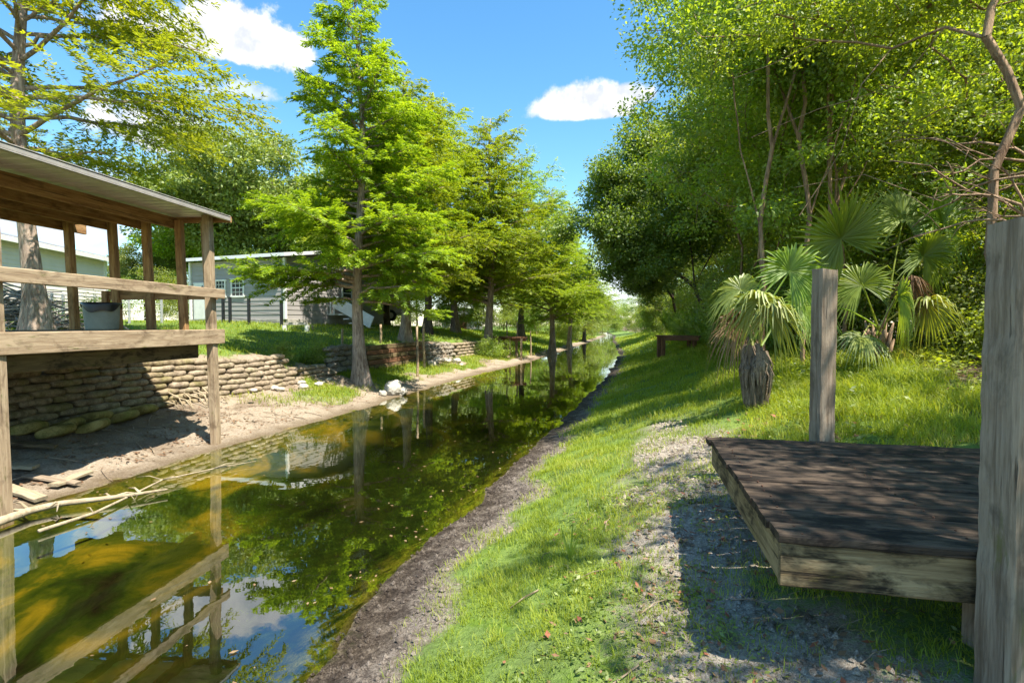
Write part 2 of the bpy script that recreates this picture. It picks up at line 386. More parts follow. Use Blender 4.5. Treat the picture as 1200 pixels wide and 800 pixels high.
c = t.mix(t.maprange(t.math('ADD', zz, t.math('MULTIPLY', t.math('SUBTRACT', n1, .5), .08)), -.03, .01), bed, c)
h = t.math('ADD', t.math('MULTIPLY', n1, .5), t.math('MULTIPLY', grit, .5))
out(t, prin(t, c, .92, bump(t, h, .9, .05), .15))
GROUND = m
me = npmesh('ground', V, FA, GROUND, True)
dR = np.clip(1 - (XR(V[:, 1]) - V[:, 0]) / np.interp(V[:, 1], [3, 8, 14, 30], [1.9, 2.6, 2.4, 2]), 0, 1)
for nm, a in (('grass', G0), ('mud', MU), ('wood', WF), ('left', LF), ('deepR', np.clip(dR * 1.6, 0, 1)), ('shelfL', np.clip(1.25 - (V[:, 0] - XL(V[:, 1])) / np.interp(V[:, 1], [4, 8, 12, 20], [2.7, 1.4, .8, .6]), 0, 1))):
    at_ = me.attributes.new(nm, 'FLOAT', 'POINT'); at_.data.foreach_set('value', np.ascontiguousarray(a, np.float32))
struct(obj('ground', me))

# water
m, t = M_('canal_water')
pos = t.n('ShaderNodeNewGeometry').outputs['Position']
w1 = t.noise(pos, 1.1, 3, .5); w2 = t.noise(pos, 7, 2, .5)
nrm = bump(t, t.math('ADD', w1, t.math('MULTIPLY', w2, .12)), .020, .12)
fr = t.n('ShaderNodeFresnel', {0: 1.36, 'Normal': nrm}).outputs[0]
fac = t.math('ADD', t.math('MULTIPLY', fr, 1.15), .17, True)
gl = t.n('ShaderNodeBsdfGlossy', {0: (.93, .96, 1, 1), 'Roughness': .012, 'Normal': nrm}).outputs[0]
tr = t.n('ShaderNodeBsdfTransparent', {0: (.80, .78, .50, 1)}).outputs[0]
s = t.n('ShaderNodeMixShader', {0: fac, 1: tr, 2: gl}).outputs[0]
# pollen and duckweed film drifting on the surface
spk = t.maprange(t.noise(pos, 48, 3, .6), .655, .70)
patch = t.maprange(t.noise(pos, .8, 4, .6, .6), .52, .66)
film = t.n('ShaderNodeBsdfDiffuse', {0: (.22, .28, .06, 1)}).outputs[0]
s = t.n('ShaderNodeMixShader', {0: t.math('MULTIPLY', t.math('MULTIPLY', spk, patch), .7), 1: s, 2: film}).outputs[0]
out(t, s); WATER = m
wy = spaced([(-12, 40, .5, .8), (40, 120, 2, 3)])
wl, wr = XL(wy) - .6, XR(wy) + .6
V = np.concatenate([np.stack([wl, wy, wy * 0], 1), np.stack([wr, wy, wy * 0], 1)])
n = len(wy); i = np.arange(n - 1)
struct(obj('water', npmesh('water', V, np.stack([i, i + n, i + n + 1, i + 1], 1), WATER)))

# ------------------------------------------------------------------ foliage
def leaf_verts(P, D, Nn, L, Wd):
    Sd = np.cross(D, Nn); Sd /= np.linalg.norm(Sd, axis=1, keepdims=True) + 1e-9
    L = np.broadcast_to(np.asarray(L, float).reshape(-1, 1) if np.ndim(L) else np.full((1, 1), L), (len(P), 1))
    Wd = np.broadcast_to(np.asarray(Wd, float).reshape(-1, 1) if np.ndim(Wd) else np.full((1, 1), Wd), (len(P), 1))
    mid = P + D * L * .45
    V = np.stack([P, mid + Sd * Wd / 2, P + D * L, mid - Sd * Wd / 2], 1).reshape(-1, 3)
    return V
def leaf_mesh(name, V, mat):
    return npmesh(name, V, np.arange(len(V)).reshape(-1, 4), mat)
def unit(a): return a / (np.linalg.norm(a, axis=-1, keepdims=True) + 1e-9)

class Skel:
    """branch skeleton: nodes with parents, pipe-model radii, frustum tubes"""
    def __init__(s, p): s.p = [np.array(p, float)]; s.par = [-1]; s.fix = {}
    def line(s, frm, pts):
        for p in pts: s.p.append(np.array(p, float)); s.par.append(frm); frm = len(s.p) - 1
        return frm
    def radii(s, tip, ex, rmax):
        n = len(s.p); cnt = np.zeros(n); ch = np.zeros(n)
        for k in s.par[1:]: ch[k] += 1
        cnt[ch == 0] = 1
        for k in range(n - 1, 0, -1): cnt[s.par[k]] += cnt[k]
        r = tip * cnt ** ex; return np.minimum(r, rmax) if rmax else r
    def mesh(s, name, mat, r, sides=5, skip=0):
        P = np.array(s.p); par = np.array(s.par); k = np.arange(1, len(P)); k = k[r[k] >= skip]
        a, b = P[par[k]], P[k]; ra, rb = np.minimum(r[par[k]], r[k] * 1.35), r[k]
        d = unit(b - a); ref = np.where(np.abs(d[:, 2:3]) > .9, [[1, 0, 0]], [[0, 0, 1]]); x = unit(np.cross(d, ref)); y = np.cross(d, x)
        b = b + d * rb[:, None] * .25
        vs = []
        for q, rr in ((a, ra), (b, rb)):
            for j in range(sides):
                an = 2 * math.pi * j / sides; vs.append(q + (x * math.cos(an) + y * math.sin(an)) * rr[:, None])
        V = np.stack(vs, 1).reshape(-1, 3); n = len(k); base = np.arange(n)[:, None] * sides * 2
        fs = [np.stack([base[:, 0] + j, base[:, 0] + (j + 1) % sides, base[:, 0] + sides + (j + 1) % sides, base[:, 0] + sides + j], 1) for j in range(sides)]
        return V, np.concatenate(fs)

def broadleaf(seed, trunk, lobes, nclump, per, leaf, lmat, bmat, clump_r=.32, tip=.006, ex=.47, rmax=.3, sides=5, up=.5, shell=.45, name='tree', flat=.65, gap=.40):
    """trunk: list of polylines (local); lobes: list of (cx,cy,cz,rx,ry,rz,weight). Returns (trunk_mesh, crown_mesh)."""
    rs = np.random.RandomState(seed); sk = Skel(trunk[0][0])
    for pl in trunk:
        st = 0
        if pl is not trunk[0]:
            st = int(np.argmin([np.sum((q - np.array(pl[0])) ** 2) for q in sk.p]))
        pts = []
        for a, b in zip(pl[:-1], pl[1:]):
            a, b = np.array(a, float), np.array(b, float); n = max(1, int(np.linalg.norm(b - a) / .35))
            for i in range(1, n + 1): pts.append(a + (b - a) * i / n + rs.normal(0, .02, 3))
        sk.line(st, pts)
    wts = np.array([l[6] for l in lobes], float); wts /= wts.sum()
    C = []
    while len(C) < nclump:
        l = lobes[rs.choice(len(lobes), p=wts)]
        d = rs.normal(size=3); d /= np.linalg.norm(d); rr = rs.rand() ** shell
        p = np.array(l[:3]) + d * rr * np.array(l[3:6])
        if vnoise(p[0:1] * 1.1 + p[2] * .7 + 50, p[1:2] * 1.1 + p[2] * .9 + 50, seed)[0] < gap: continue
        C.append(p)
    C = np.array(C); top = np.array(trunk[0][-1]); C = C[np.argsort(np.linalg.norm(C - top, axis=1))]
    for p in C:
        P = np.array(sk.p); dv = P - p; dist = np.linalg.norm(dv, axis=1) + np.maximum(0, P[:, 2] - p[2]) * .6
        dist[:2] += 3; k = int(np.argmin(dist)); a = P[k]; L = np.linalg.norm(p - a); n = max(1, int(L / .35)); sag = rs.normal(0, .10, 3) * L * .8
        sk.line(k, [a + (p - a) * i / n + sag * math.sin(math.pi * i / n) + rs.normal(0, .03, 3) for i in range(1, n + 1)])
    r = sk.radii(tip, ex, rmax); V, FA = sk.mesh(name, bmat, r, sides)
    tm = npmesh(name + '_trunk', V, FA, bmat, True)
    n = nclump * per; ci = np.repeat(np.arange(len(C)), per); g = rs.normal(size=(n, 3)) * np.array([1, 1, flat])
    sz = rs.uniform(.6, 1.35, len(C))[ci][:, None]
    g = unit(g) * (rs.rand(n, 1) ** .42) * 1.75; g[:, 2] *= flat
    P = C[ci] + g * clump_r * .6 * sz + np.array([0, 0, -.03])
    D = unit(g * .8 + rs.normal(size=(n, 3)) * .8 + [0, 0, -.25]); Nn = unit(rs.normal(size=(n, 3)) * .7 + [0, 0, up] + g * .3)
    L = leaf[0] * rs.uniform(.6, 1.3, n); Wd = L * leaf[1]
    return tm, leaf_mesh(name + '_crown', leaf_verts(P, D, Nn, L, Wd), lmat)

def cypress(seed, H, hb, R, nbr, nleaf, lmat, bmat, r0=.27, leaf=(.10, .024), name='cypress', power=.85, bare=.22, lean=(0, 0), droop=.25, lowelev=.05, jag=.4, fan_=1.):
    rs = np.random.RandomState(seed); mb = MB()
    zs = np.concatenate([np.linspace(-.3, 1.4, 8), np.linspace(1.9, H, 14)])
    ax = lambda z: np.array([lean[0] * (z / H) ** 1.5 + .10 * math.sin(z * .7 + seed), lean[1] * (z / H) ** 1.5 + .10 * math.cos(z * .6 + seed), z]) if z > 0 else np.array([.10 * math.sin(seed), .10 * math.cos(seed), z])
    rad = lambda z: r0 * (.62 * max(0, 1 - z / H) ** .9 + .55 * math.exp(-max(z, 0) / .55) + .03)
    mb.tube([ax(z) for z in zs], [rad(z) for z in zs], 20, True, flute=[.16 * math.exp(-max(z, 0) / .9) + .03 for z in zs], ph=seed)
    TW = []; wt = []
    for i in range(nbr):
        u = ((i + rs.rand()) / nbr) ** .92; z = hb + (H - hb - .15) * u
        prof = (1 - u) ** power * (.75 + .25 * min(1, u / .12)) + .05
        Lb = R * prof * rs.uniform(1 - jag, 1.15); az = i * 2.39996 + rs.normal(0, .5)
        el = lowelev + .55 * u + rs.normal(0, .10); h = np.array([math.cos(az), math.sin(az), 0])
        o = ax(z); pts = []
        for j in range(9):
            q = j / 8; pts.append(o + h * Lb * q + np.array([0, 0, Lb * (math.tan(el) * q - droop * q * q)]) + rs.normal(0, .025, 3) * (q > 0))
        rb = min(rad(z) * .45, .012 + .018 * Lb); mb.tube(pts, [rb * (1 - .85 * j / 8) + .003 for j in range(9)], 5, False)
        sd = np.array([-h[1], h[0], 0]); nt = max(4, int(Lb / .085))
        for k in range(nt):
            q = bare + (1 - bare) * (k + rs.rand()) / nt; a = pts[min(7, int(q * 8))]; f = q * 8 - min(7, int(q * 8)); b = pts[min(8, int(q * 8) + 1)]; p = a + (b - a) * f
            side = 1 if k % 2 else -1; tl = Lb * (.16 + .30 * math.sin(math.pi * min(1, q * .85 + .12))) * rs.uniform(.5, 1.2) + .10
            d = unit(h * rs.uniform(.5, 1.1) + sd * side * rs.uniform(.5, 1.1) + np.array([0, 0, rs.normal(.06 * (fan_ - 1), .16 * fan_)]))
            TW.append((p, d, tl)); wt.append(tl)
    d0 = np.array([t_[1] for t_ in TW]); p0 = np.array([t_[0] for t_ in TW]); tl = np.array([t_[2] for t_ in TW])
    for k in range(0, len(TW), 2): mb.tube([p0[k], p0[k] + d0[k] * tl[k] * .9 - np.array([0, 0, .12 * tl[k]])], [.005, .002], 3, False)
    w = np.array(wt); idx = rs.choice(len(TW), nleaf, p=w / w.sum()); q = rs.rand(nleaf) ** .8
    base = p0[idx] + d0[idx] * (tl[idx] * q)[:, None] - np.array([0, 0, 1.]) * (.14 * tl[idx] * q * q)[:, None] + rs.normal(0, .022, (nleaf, 3))
    side = np.cross(d0[idx], [0, 0, 1.]) * np.where(rs.rand(nleaf) < .5, 1, -1)[:, None]
    D = unit(d0[idx] * .7 + side * rs.uniform(.4, 1.2, (nleaf, 1)) + rs.normal(0, .22, (nleaf, 3)) + [0, 0, -.22])
    Nn = unit(rs.normal(0, .38, (nleaf, 3)) + [0, 0, 1.])
    L = leaf[0] * rs.uniform(.55, 1.3, nleaf)
    return mb.mesh(name + '_trunk', bmat, True), leaf_mesh(name + '_crown', leaf_verts(base, D, Nn, L, L * leaf[1] / leaf[0]), lmat)

def plant(name, label, cat, meshes, loc, rz=0, sc=1, group=None, parts=('trunk', 'crown'), sz=None):
    r = bpy.data.objects.new(name, None); r.empty_display_size = .3
    M = Matrix.Translation(Vector(loc)) @ Matrix.Rotation(rz, 4, 'Z') @ Matrix.Diagonal((sc, sc, (sz or sc), 1))
    put(r, None, M); tag(r, label, cat, group)
    for p, me in zip(parts, meshes):
        o = bpy.data.objects.new(p, me); COL.objects.link(o); o.parent = r
    return r

# left bank bald cypresses
cyA = cypress(3, 11.6, 2.4, 3.1, 120, 170000, LEAF_CY, BARK_CY, .27, (.125, .034), 'bald_cypress', jag=.5, bare=.14, droop=.16, power=.72, lowelev=.16, fan_=1.6)
cyB = cypress(8, 11.5, 2.3, 3.7, 105, 100000, LEAF_CY, BARK_CY, .30, (.15, .045), 'bald_cypress', jag=.6, bare=.12, power=.62, lowelev=.22, droop=.15, fan_=1.8)
cyC = cypress(21, 12.5, 2.6, 4.3, 105, 105000, LEAF_CY, BARK_DK, .32, (.16, .05), 'bald_cypress', jag=.65, power=.55, bare=.12, lowelev=.28, droop=.14, fan_=1.8)
GC = 'bald cypresses along the far bank'
def cyp(px, Y, mesh, label, top=None, H0=11.2, rz=0, dz=0, sc=None, name='bald_cypress'):
    b = gp(px, Y); s = sc or ((Z_(top, Y) - b.z) / H0)
    return plant(name, label, 'tree', mesh, b, rz, s, GC)
cyp(423, 14.6, cyA, 'bald cypress with fluted grey trunk standing alone on the sandy water edge', 0, 11.2, .4)
cyp(474, 20.5, cyB, 'bald cypress with thick trunk on the lawn just behind two thin stakes', 88, 11.5, 1.3)
cyp(500, 25, cyC, 'dark trunked cypress half hidden behind the stakes and the stone wall', 118, 12.5, 2.2)
cyp(575, 27, cyB, 'leafy cypress standing directly behind the little jetty on the far bank', 138, 11.5, 3.7)
cyp(646, 33, cyB, 'cypress with two broad dark trunks at the waterline, farthest along the canal', 222, 11.5, .9)
cyp(534, 31, cyB, 'slim cypress between the stone wall and the jetty, set back on the lawn', 150, 11.5, 5.1)
cyp(612, 40, cyC, 'distant cypress on the lawn between jetty and last waterline cypress', 185, 12.5, 4.3)
cyp(668, 41, cyB, 'cypress beyond the last waterline cypress, leaning over the narrow canal end', 262, 11.5, 2.9)
cyp(684, 56, cyC, 'farthest small cypress closing the row at the canal end', 292, 12.5, 1.7)
cyp(452, 30, cyC, 'cypress beside the white camper trailer, behind the lone waterline cypress', 130, 12.5, 3.3)
lc = cypress(33, 11.5, 3.3, 3.9, 80, 105000, LEAF_CY2, BARK_CY, .26, (.12, .036), 'old_cypress', jag=.7, bare=.3, power=.42, droop=.10, lowelev=.20, fan_=1.5)
plant('bald_cypress', 'tall open crowned cypress behind the roofed deck with branch pile at foot', 'tree', lc, gp(37, 10.6), .5, 1.0, GC)

# oaks behind the houses
def oak_std(seed, lm, bm, n=250, per=230, leaf=(.17, .5), R=3.6, H=9, name='oak', cr=.68):
    tr = [[(0, 0, -.3), (.1, 0, 1.5), (0, .1, 3.2)], [(0, .1, 3.2), (1.2, .4, 4.6), (2.2, .5, 5.8)], [(0, .1, 3.2), (-1.1, .6, 4.8), (-2, .3, 6)], [(0, .1, 3.2), (.2, -.9, 5), (.1, -1.3, 6.8)]]
    lobes = [(0, 0, H * .68, R, R, H * .3, 3), (R * .5, .5, H * .52, R * .6, R * .6, H * .22, 1.3), (-R * .55, -.3, H * .55, R * .6, R * .6, H * .22, 1.3)]
    return broadleaf(seed, tr, lobes, n, per, leaf, lm, bm, clump_r=cr, tip=.012, rmax=.34, name=name)
okA = oak_std(5, LEAF_OAK2, BARK_DK); okB = oak_std(6, LEAF_CY, BARK_DK, R=3.8)
GO = 'oaks standing behind the houses'
plant('oak_tree', 'big rounded grey-green oak rising behind the grey house', 'tree', okA, gp(268, 34), .3, 1.45, GO)
plant('oak_tree', 'yellow-green oak between the roofed deck and the grey house', 'tree', okB, gp(232, 38), 2, 1.25, GO)
plant('oak_tree', 'oak behind the right end of the grey house, half covered by cypress', 'tree', okA, gp(352, 36), 4, 1.3, GO)
plant('oak_tree', 'low tree between white house end and grey house door', 'tree', okA, gp(170, 36), 1, .62, GO)
plant('oak_tree', 'shady tree behind the white camper trailer', 'tree', okA, gp(420, 46), 2.4, 1.25, GO)
plant('oak_tree', 'tree at the back of the lawn behind the far white shed', 'tree', okA, gp(530, 60), 5.4, 1.3, GO)
plant('oak_tree', 'far tree behind the middle cypresses at the lawn end', 'tree', okB, gp(590, 62), .4, 1.2, GO)
plant('oak_tree', 'pale far tree at the canal end beside the last cypress', 'tree', okA, gp(668, 62), 1.9, .95, GO)
plant('oak_tree', 'round light tree at the left of the gap where the canal ends', 'tree', okB, gp(684, 78), 3.9, .85, GO)
plant('oak_tree', 'small hazy tree closing the far end of the canal', 'tree', okA, gp(706, 105), 2.9, .75, GO)

plant('oak_tree', 'far tree glimpsed under the lone cypress between house and trailer', 'tree', okB, gp(395, 58), 2.2, 1.1, GO)
plant('oak_tree', 'far tree behind the trailer right end', 'tree', okA, gp(450, 66), 3.1, 1.3, GO)
plant('oak_tree', 'far tree showing between the two dark cypress trunks', 'tree', okB, gp(488, 70), 0.9, 1.35, GO)
plant('oak_tree', 'far tree right behind the white shed roof', 'tree', okA, gp(556, 72), 4.9, 1.3, GO)
plant('oak_tree', 'far tree behind the jetty between cypress trunks', 'tree', okA, gp(620, 74), 5.9, 1.2, GO)
plant('oak_tree', 'far tree right behind the last waterline cypress trunk', 'tree', okB, gp(645, 80), 2.6, 1.1, GO)
# right bank: dark live oak, then woodland
tr = [[(0, 0, -.3), (-.3, 0, .9), (-.9, -.2, 2.0), (-1.7, -.3, 2.6), (-2.6, -.4, 2.7)], [(-.9, -.2, 2.0), (-1.0, 0, 3.4), (-1.6, .1, 5.0)], [(-.9, -.2, 2.), (0, .3, 3.6), (.6, .2, 5.4)]]
lobes = [(-1.5, 0, 5.0, 1.7, 1.6, 1.2, 2), (-3.3, -.2, 5.2, 1.2, 1.2, .9, 1.2), (-4.2, -.1, 4.0, 1.0, 1.1, .7, .9), (-3.0, -.4, 3.5, 1.3, 1.3, .8, 1.2), (-.3, 0, 6.9, 1.7, 1.6, 1.1, 1.6), (-2.2, .2, 6.5, 1.2, 1.2, .8, 1), (-2.4, -.3, 2.5, 1.5, 1.2, .6, .8), (.9, 0, 5.2, 1.6, 1.6, 1.4, 1.2), (-1.0, .3, 3.6, 1.5, 1.4, .8, 1), (-.6, -.6, 8.0, 1.2, 1.2, .8, .8)]
lo = broadleaf(44, tr, lobes, 330, 280, (.095, .5), LEAF_OAK, BARK_DK, clump_r=.46, gap=.40, tip=.007, rmax=.24, name='live_oak', shell=.5)
plant('live_oak', 'dark leaning live oak arching over the canal bank behind the far bench', 'tree', lo, gp(846, 16), 0, 1.0)
plant('live_oak', 'dark live oak farther down the right bank near the canal end', 'tree', lo, gp(800, 27), .6, 1.15)
plant('live_oak', 'distant dark oak at the right of the gap where the canal ends', 'tree', lo, gp(775, 44), 1.1, 1.1)
def wtree(seed, H, R, n=260, per=190, leaf=(.072, .52), lm=LEAF_WD, low=.32, name='woodland_tree', cr=.5):
    rs = random.Random(seed); j = lambda s: rs.uniform(-s, s)
    tr = [[(0, 0, -.3), (j(.15), j(.15), H * .15), (j(.35), j(.35), H * .32), (j(.5), j(.5), H * .5), (j(.7), j(.7), H * .68)]]
    for _ in range(3):
        a = rs.uniform(0, 6.28); tr.append([tr[0][rs.choice([1, 2, 2, 3])], (math.cos(a) * R * .3, math.sin(a) * R * .3, H * .5), (math.cos(a) * R * .6, math.sin(a) * R * .6, H * .66)])
    lobes = [(0, 0, H * .66, R, R, H * .32, 3), (j(R * .5), j(R * .5), H * .45, R * .9, R * .9, H * .22, 1.6), (j(R * .6), j(R * .6), H * .85, R * .7, R * .7, H * .15, 1.1)]
    return broadleaf(seed, tr, lobes, n, per, leaf, lm, BARK_BR, clump_r=cr, tip=.0055, ex=.44, rmax=.14, name=name, shell=.5)
wA = wtree(51, 8.5, 2.6, 190, 210, leaf=(.08, .52), cr=.46); wB = wtree(52, 7.5, 2.3, 170, 210, leaf=(.08, .52), cr=.46); wC = wtree(53, 9.5, 2.9, 200, 230, leaf=(.085, .5), lm=LEAF_BUSH, cr=.48); wS = wtree(54, 8.0, 2.4, 135, 120, leaf=(.085, .52), cr=.42)
GW = 'trees of the wood on the right bank'
def wd(x, y, mesh, rz, sc, label, name='woodland_tree'): plant(name, label, 'tree', mesh, (x, y, gz(x, y) - .05), rz, sc, GW)
wd(5.1, 10.6, wC, .5, 1.0, 'tall woodland tree between the dark live oak and the fan palms')
wd(6.0, 9.6, wA, 1.4, .95, 'brown stemmed tree rising straight behind the big fan palm')
wd(7.9, 9.9, wB, 2.6, 1.1, 'yellow-green tree right of the fan palm, behind its dead frond')
wd(9.0, 7.4, wS, 4.2, .9, 'near woodland tree behind the tall grey post at the picture edge')
wd(8.3, 13.0, wC, 1.0, 1.05, 'tree behind the palms, second row of the wood')
wd(5.9, 13.2, wB, 3.1, 1.15, 'light tree squeezed just right of the dark live oak trunk')
wd(11.2, 11.2, wA, 0.2, 1.15, 'tree at the back of the wood far right')
wd(9.7, 17.5, wB, 2.1, 1.3, 'deep wood tree behind the live oak at its right')
wd(13.5, 15.5, wC, 3.6, 1.25, 'farthest right tree in the back of the wood')
wd(9.6, 22.5, wA, 5.5, 1.25, 'wood tree behind the far brown bench')
wd(13.5, 24, wC, 2.7, 1.3, 'back row wood tree behind the bench')
wd(12.6, 32, wB, .7, 1.3, 'wood tree well beyond the bench along the bank')
wd(17, 34, wA, .1, 1.3, 'back row tree beyond the bench')
wd(16.2, 46, wC, 4.1, 1.3, 'tree near the far right bend of the canal')
wd(21, 62, wA, 4.4, 1.3, 'tree at the far right bend of the canal')
wd(22, 84, wC, 3.4, 1.2, 'tree closing the view at the canal end, right side')
wd(12, 9.4, wC, 1.9, 1.2, 'tall tree closing the wood behind the leafless branches')
wd(15.5, 12.5, wA, 2.9, 1.35, 'tall tree at the back of the wood behind the tall post')
wd(11, 19.5, wC, 4.7, 1.3, 'tall tree filling the wood above the short grey post')
wd(17.5, 20, wC, .3, 1.4, 'rearmost tall tree of the wood above the fan palm')
wT = broadleaf(57, [[(0, 0, -.3), (.06, .02, 1.2), (-.05, .05, 2.4), (.10, 0, 3.7), (.02, .05, 5.0), (.15, 0, 6.2)], [(-.05, .05, 2.4), (-.45, .1, 3.6), (-.7, .1, 5)], [(.10, 0, 3.7), (.5, -.1, 4.8), (.7, 0, 6)]],
    [(0, 0, 6.4, 1.9, 1.7, 1.2, 3), (-.9, .1, 5.4, 1.0, 1.0, .8, 1), (.9, .2, 5.6, 1.0, 1.0, .7, 1)], 150, 150, (.07, .52), LEAF_WD, BARK_BR, clump_r=.42, tip=.0055, ex=.46, rmax=.075, name='slender_tree')
wd(3.95, 8.3, wT, .4, 1.0, 'slender brown trunk leaning left behind the frayed palm stump', 'slender_tree')
wd(4.75, 8.6, wT, 2.5, 1.05, 'slender brown trunk rising left of the big fan palm', 'slender_tree')
wd(5.25, 8.9, wT, 4.3, .95, 'slender trunk rising straight above the big fan palm', 'slender_tree')
# trees beside and behind the camera throw the dappled shade over the bank
wd(6.0, 2.1, wS, 1.7, .9, 'tree whose branches hang over the wooden platform at the right edge')
wd(4.6, -.9, wS, .9, .9, 'tree behind the camera shading the bank and platform')
wd(5.0, .7, wS, 3.3, 1.05, 'tree just right of the camera shading the platform boards')
wd(9.0, 3.2, wS, 2.9, .95, 'tree out to the right shading the grass strip')
wd(2.3, -3.2, wS, 2.2, .95, 'tree overhanging the camera from behind')

# ------------------------------------------------------------------ understory
def bush(seed, H, R, n, per, leaf, lm, name='bush', cr=.34):
    rs = random.Random(seed); tr = []
    for k in range(5):
        a = k * 1.257 + rs.uniform(-.3, .3); tr.append([(0, 0, -.15), (math.cos(a) * R * .2, math.sin(a) * R * .2, H * .35), (math.cos(a) * R * .55, math.sin(a) * R * .55, H * rs.uniform(.6, .8))])
    lobes = [(0, 0, H * .55, R, R, H * .48, 3), (rs.uniform(-R, R) * .5, rs.uniform(-R, R) * .5, H * .35, R * .9, R * .9, H * .35, 2)]
    return broadleaf(seed, tr, lobes, n, per, leaf, lm, BARK_BR, clump_r=cr, tip=.004, ex=.42, rmax=.04, sides=4, name=name, shell=.6)
buA = bush(61, 2.6, 1.5, 130, 120, (.075, .5), LEAF_BUSH); buB = bush(62, 3.4, 1.7, 150, 120, (.07, .5), LEAF_WD); buC = bush(63, 1.3, 1.0, 70, 110, (.06, .55), LEAF_WD)
GB = 'understory bushes of the wood on the right bank'
rb = random.Random(9)
def bu(x, y, mesh, sc, label='leafy understory bush filling the wood edge on the right bank'):
    plant('bush', label, 'bush', mesh, (x, y, gz(x, y) - .05), rb.uniform(0, 6), sc, GB, parts=('stem', 'foliage'))
for x, y, k, sc in [(7.1, 8.9, 0, .8), (8.2, 8.3, 1, .9), (7.2, 7.3, 2, 1.0), (8.4, 6.6, 0, .9), (9.6, 9.2, 1, 1.1), (6.7, 11.2, 1, .95), (5.6, 12.0, 0, .85), (8.6, 11.6, 1, 1.2),
                     (6.4, 14.6, 0, 1.1), (7.9, 15.6, 1, 1.2), (10.6, 13.6, 1, 1.4), (11.8, 9.6, 1, 1.4), (7.6, 18.6, 0, 1.1), (9.2, 20.2, 1, 1.3), (8.4, 22.9, 0, 1.0), (9.4, 24.6, 1, 1.1),
                     (10.6, 27.5, 0, 1.2), (9.9, 31, 1, 1.1), (12.2, 36, 1, 1.3), (12.2, 42, 0, 1.4), (14.2, 50, 1, 1.4), (16.5, 60, 1, 1.5), (19.5, 74, 1, 1.5), (21.5, 92, 1, 1.6), (6.9, 5.3, 1, .8), (6.6, 4.2, 2, 1.1), (12.5, 19, 1, 1.6), (14, 28, 1, 1.7), (10.2, 6.2, 1, 1.2), (7.5, 12.9, 1, 1.25), (9.8, 16.0, 1, 1.5), (12.2, 15.8, 1, 1.6), (15, 21, 1, 1.8)]:
    bu(x, y, (buA, buB, buC)[k], sc)
GF = 'shrubs at the far end of the left bank'
for px, Y, k, sc in [(662, 46, 1, 1.2), (676, 54, 0, 1.4), (686, 66, 1, 1.5), (700, 92, 1, 1.7), (712, 118, 1, 2.0), (722, 125, 1, 2.2), (733, 118, 1, 2), (694, 80, 0, 1.5), (630, 52, 1, 1.3), (605, 55, 1, 1.4), (560, 62, 1, 1.6), (585, 58, 0, 1.8), (540, 64, 1, 2.0), (508, 62, 0, 1.9), (470, 60, 1, 1.9), (632, 60, 0, 1.8), (650, 56, 1, 1.5), (435, 62, 0, 2.0)]:
    plant('bush', 'far rounded shrub at the grassy end of the canal, left bank', 'bush', (buA, buB, buC)[k], gp(px, Y, -.05), rb.uniform(0, 6), sc, GF, parts=('stem', 'foliage'))
plant('bush', 'dark low fern clump beside the little jetty on the far bank', 'bush', buC, gp(572, 25.8, -.1), 1, .95, None, parts=('stem', 'foliage'))
plant('bush', 'yellow-green weed clump growing against the stone stack by the lone cypress', 'bush', buC, gp(362, 15.0, -.1), 2, .62, None, parts=('stem', 'foliage'))
plant('bush', 'weed tuft sprouting from the sandbag wall right of the deck post', 'bush', buC, gp(318, 13.6, -.1), 3, .5, None, parts=('stem', 'foliage'))
plant('bush', 'small bush on the lawn behind the trash bin and cypress trunk', 'bush', buC, gp(98, 15.5, -.1), 4, .8, None, parts=('stem', 'foliage'))
for i, (px, Y, sc) in enumerate([(190, 30, 1.0), (215, 33, 1.1), (150, 31, .9)]):
    plant('bush', 'leafy shrub on the far side of the lawn seen through the deck posts', 'bush', buB, gp(px, Y, -.1), i * 2, sc, 'shrubs behind the deck', parts=('stem', 'foliage'))

# crooked near tree, upper right corner
Yc = 5.6
tr = [[gp(1188, Yc, -.2), at(1160, 300, Yc), at(1163, 200, Yc), at(1191, 128, Yc), at(1178, 85, Yc), at(1156, 45, Yc), at(1166, 10, Yc), at(1185, -60, Yc + .2), at(1170, -130, Yc)],
      [at(1191, 128, Yc), at(1230, 60, Yc + .5), at(1260, -30, Yc + .8)],
      [at(1156, 45, Yc), at(1110, 30, Yc + .3), at(1045, 55, Yc + .6), at(960, 50, Yc + .8), at(900, 78, Yc + 1.0), at(860, 92, Yc + 1.1)],
      [at(1110, 30, Yc + .3), at(1050, 100, Yc + .6), at(960, 128, Yc + .9), at(880, 160, Yc + 1.2)], [at(1163, 200, Yc), at(1100, 235, Yc + .3), at(1010, 205, Yc + .8), at(930, 222, Yc + 1.2)],
      [at(1045, 55, Yc + .6), at(1010, 100, Yc + .5), at(990, 175, Yc + .8), at(940, 250, Yc + 1)],
      [at(1163, 200, Yc), at(1110, 170, Yc + .4), at(1050, 155, Yc + .7)]]
def lob(px, py, Y, rx, ry, rz, w): p = at(px, py, Y); return (p.x, p.y, p.z, rx, ry, rz, w)
ctm = broadleaf(71, tr, [lob(1180, -60, 5.7, 1.5, 1.2, .7, 2), lob(1000, 10, 6.6, 1.7, 1.0, .55, 1.6), lob(1120, 130, 6.6, .9, .7, .6, .8), lob(880, 40, 7.0, .9, .8, .45, .7)], 190, 110, (.058, .55), LEAF_WD, BARK_BR, clump_r=.34, tip=.005, ex=.5, rmax=.055, name='crooked_tree', shell=.6)
plant('crooked_tree', 'crooked thin trunk bending near the top right corner with a long limb', 'tree', ctm, (0, 0, 0))
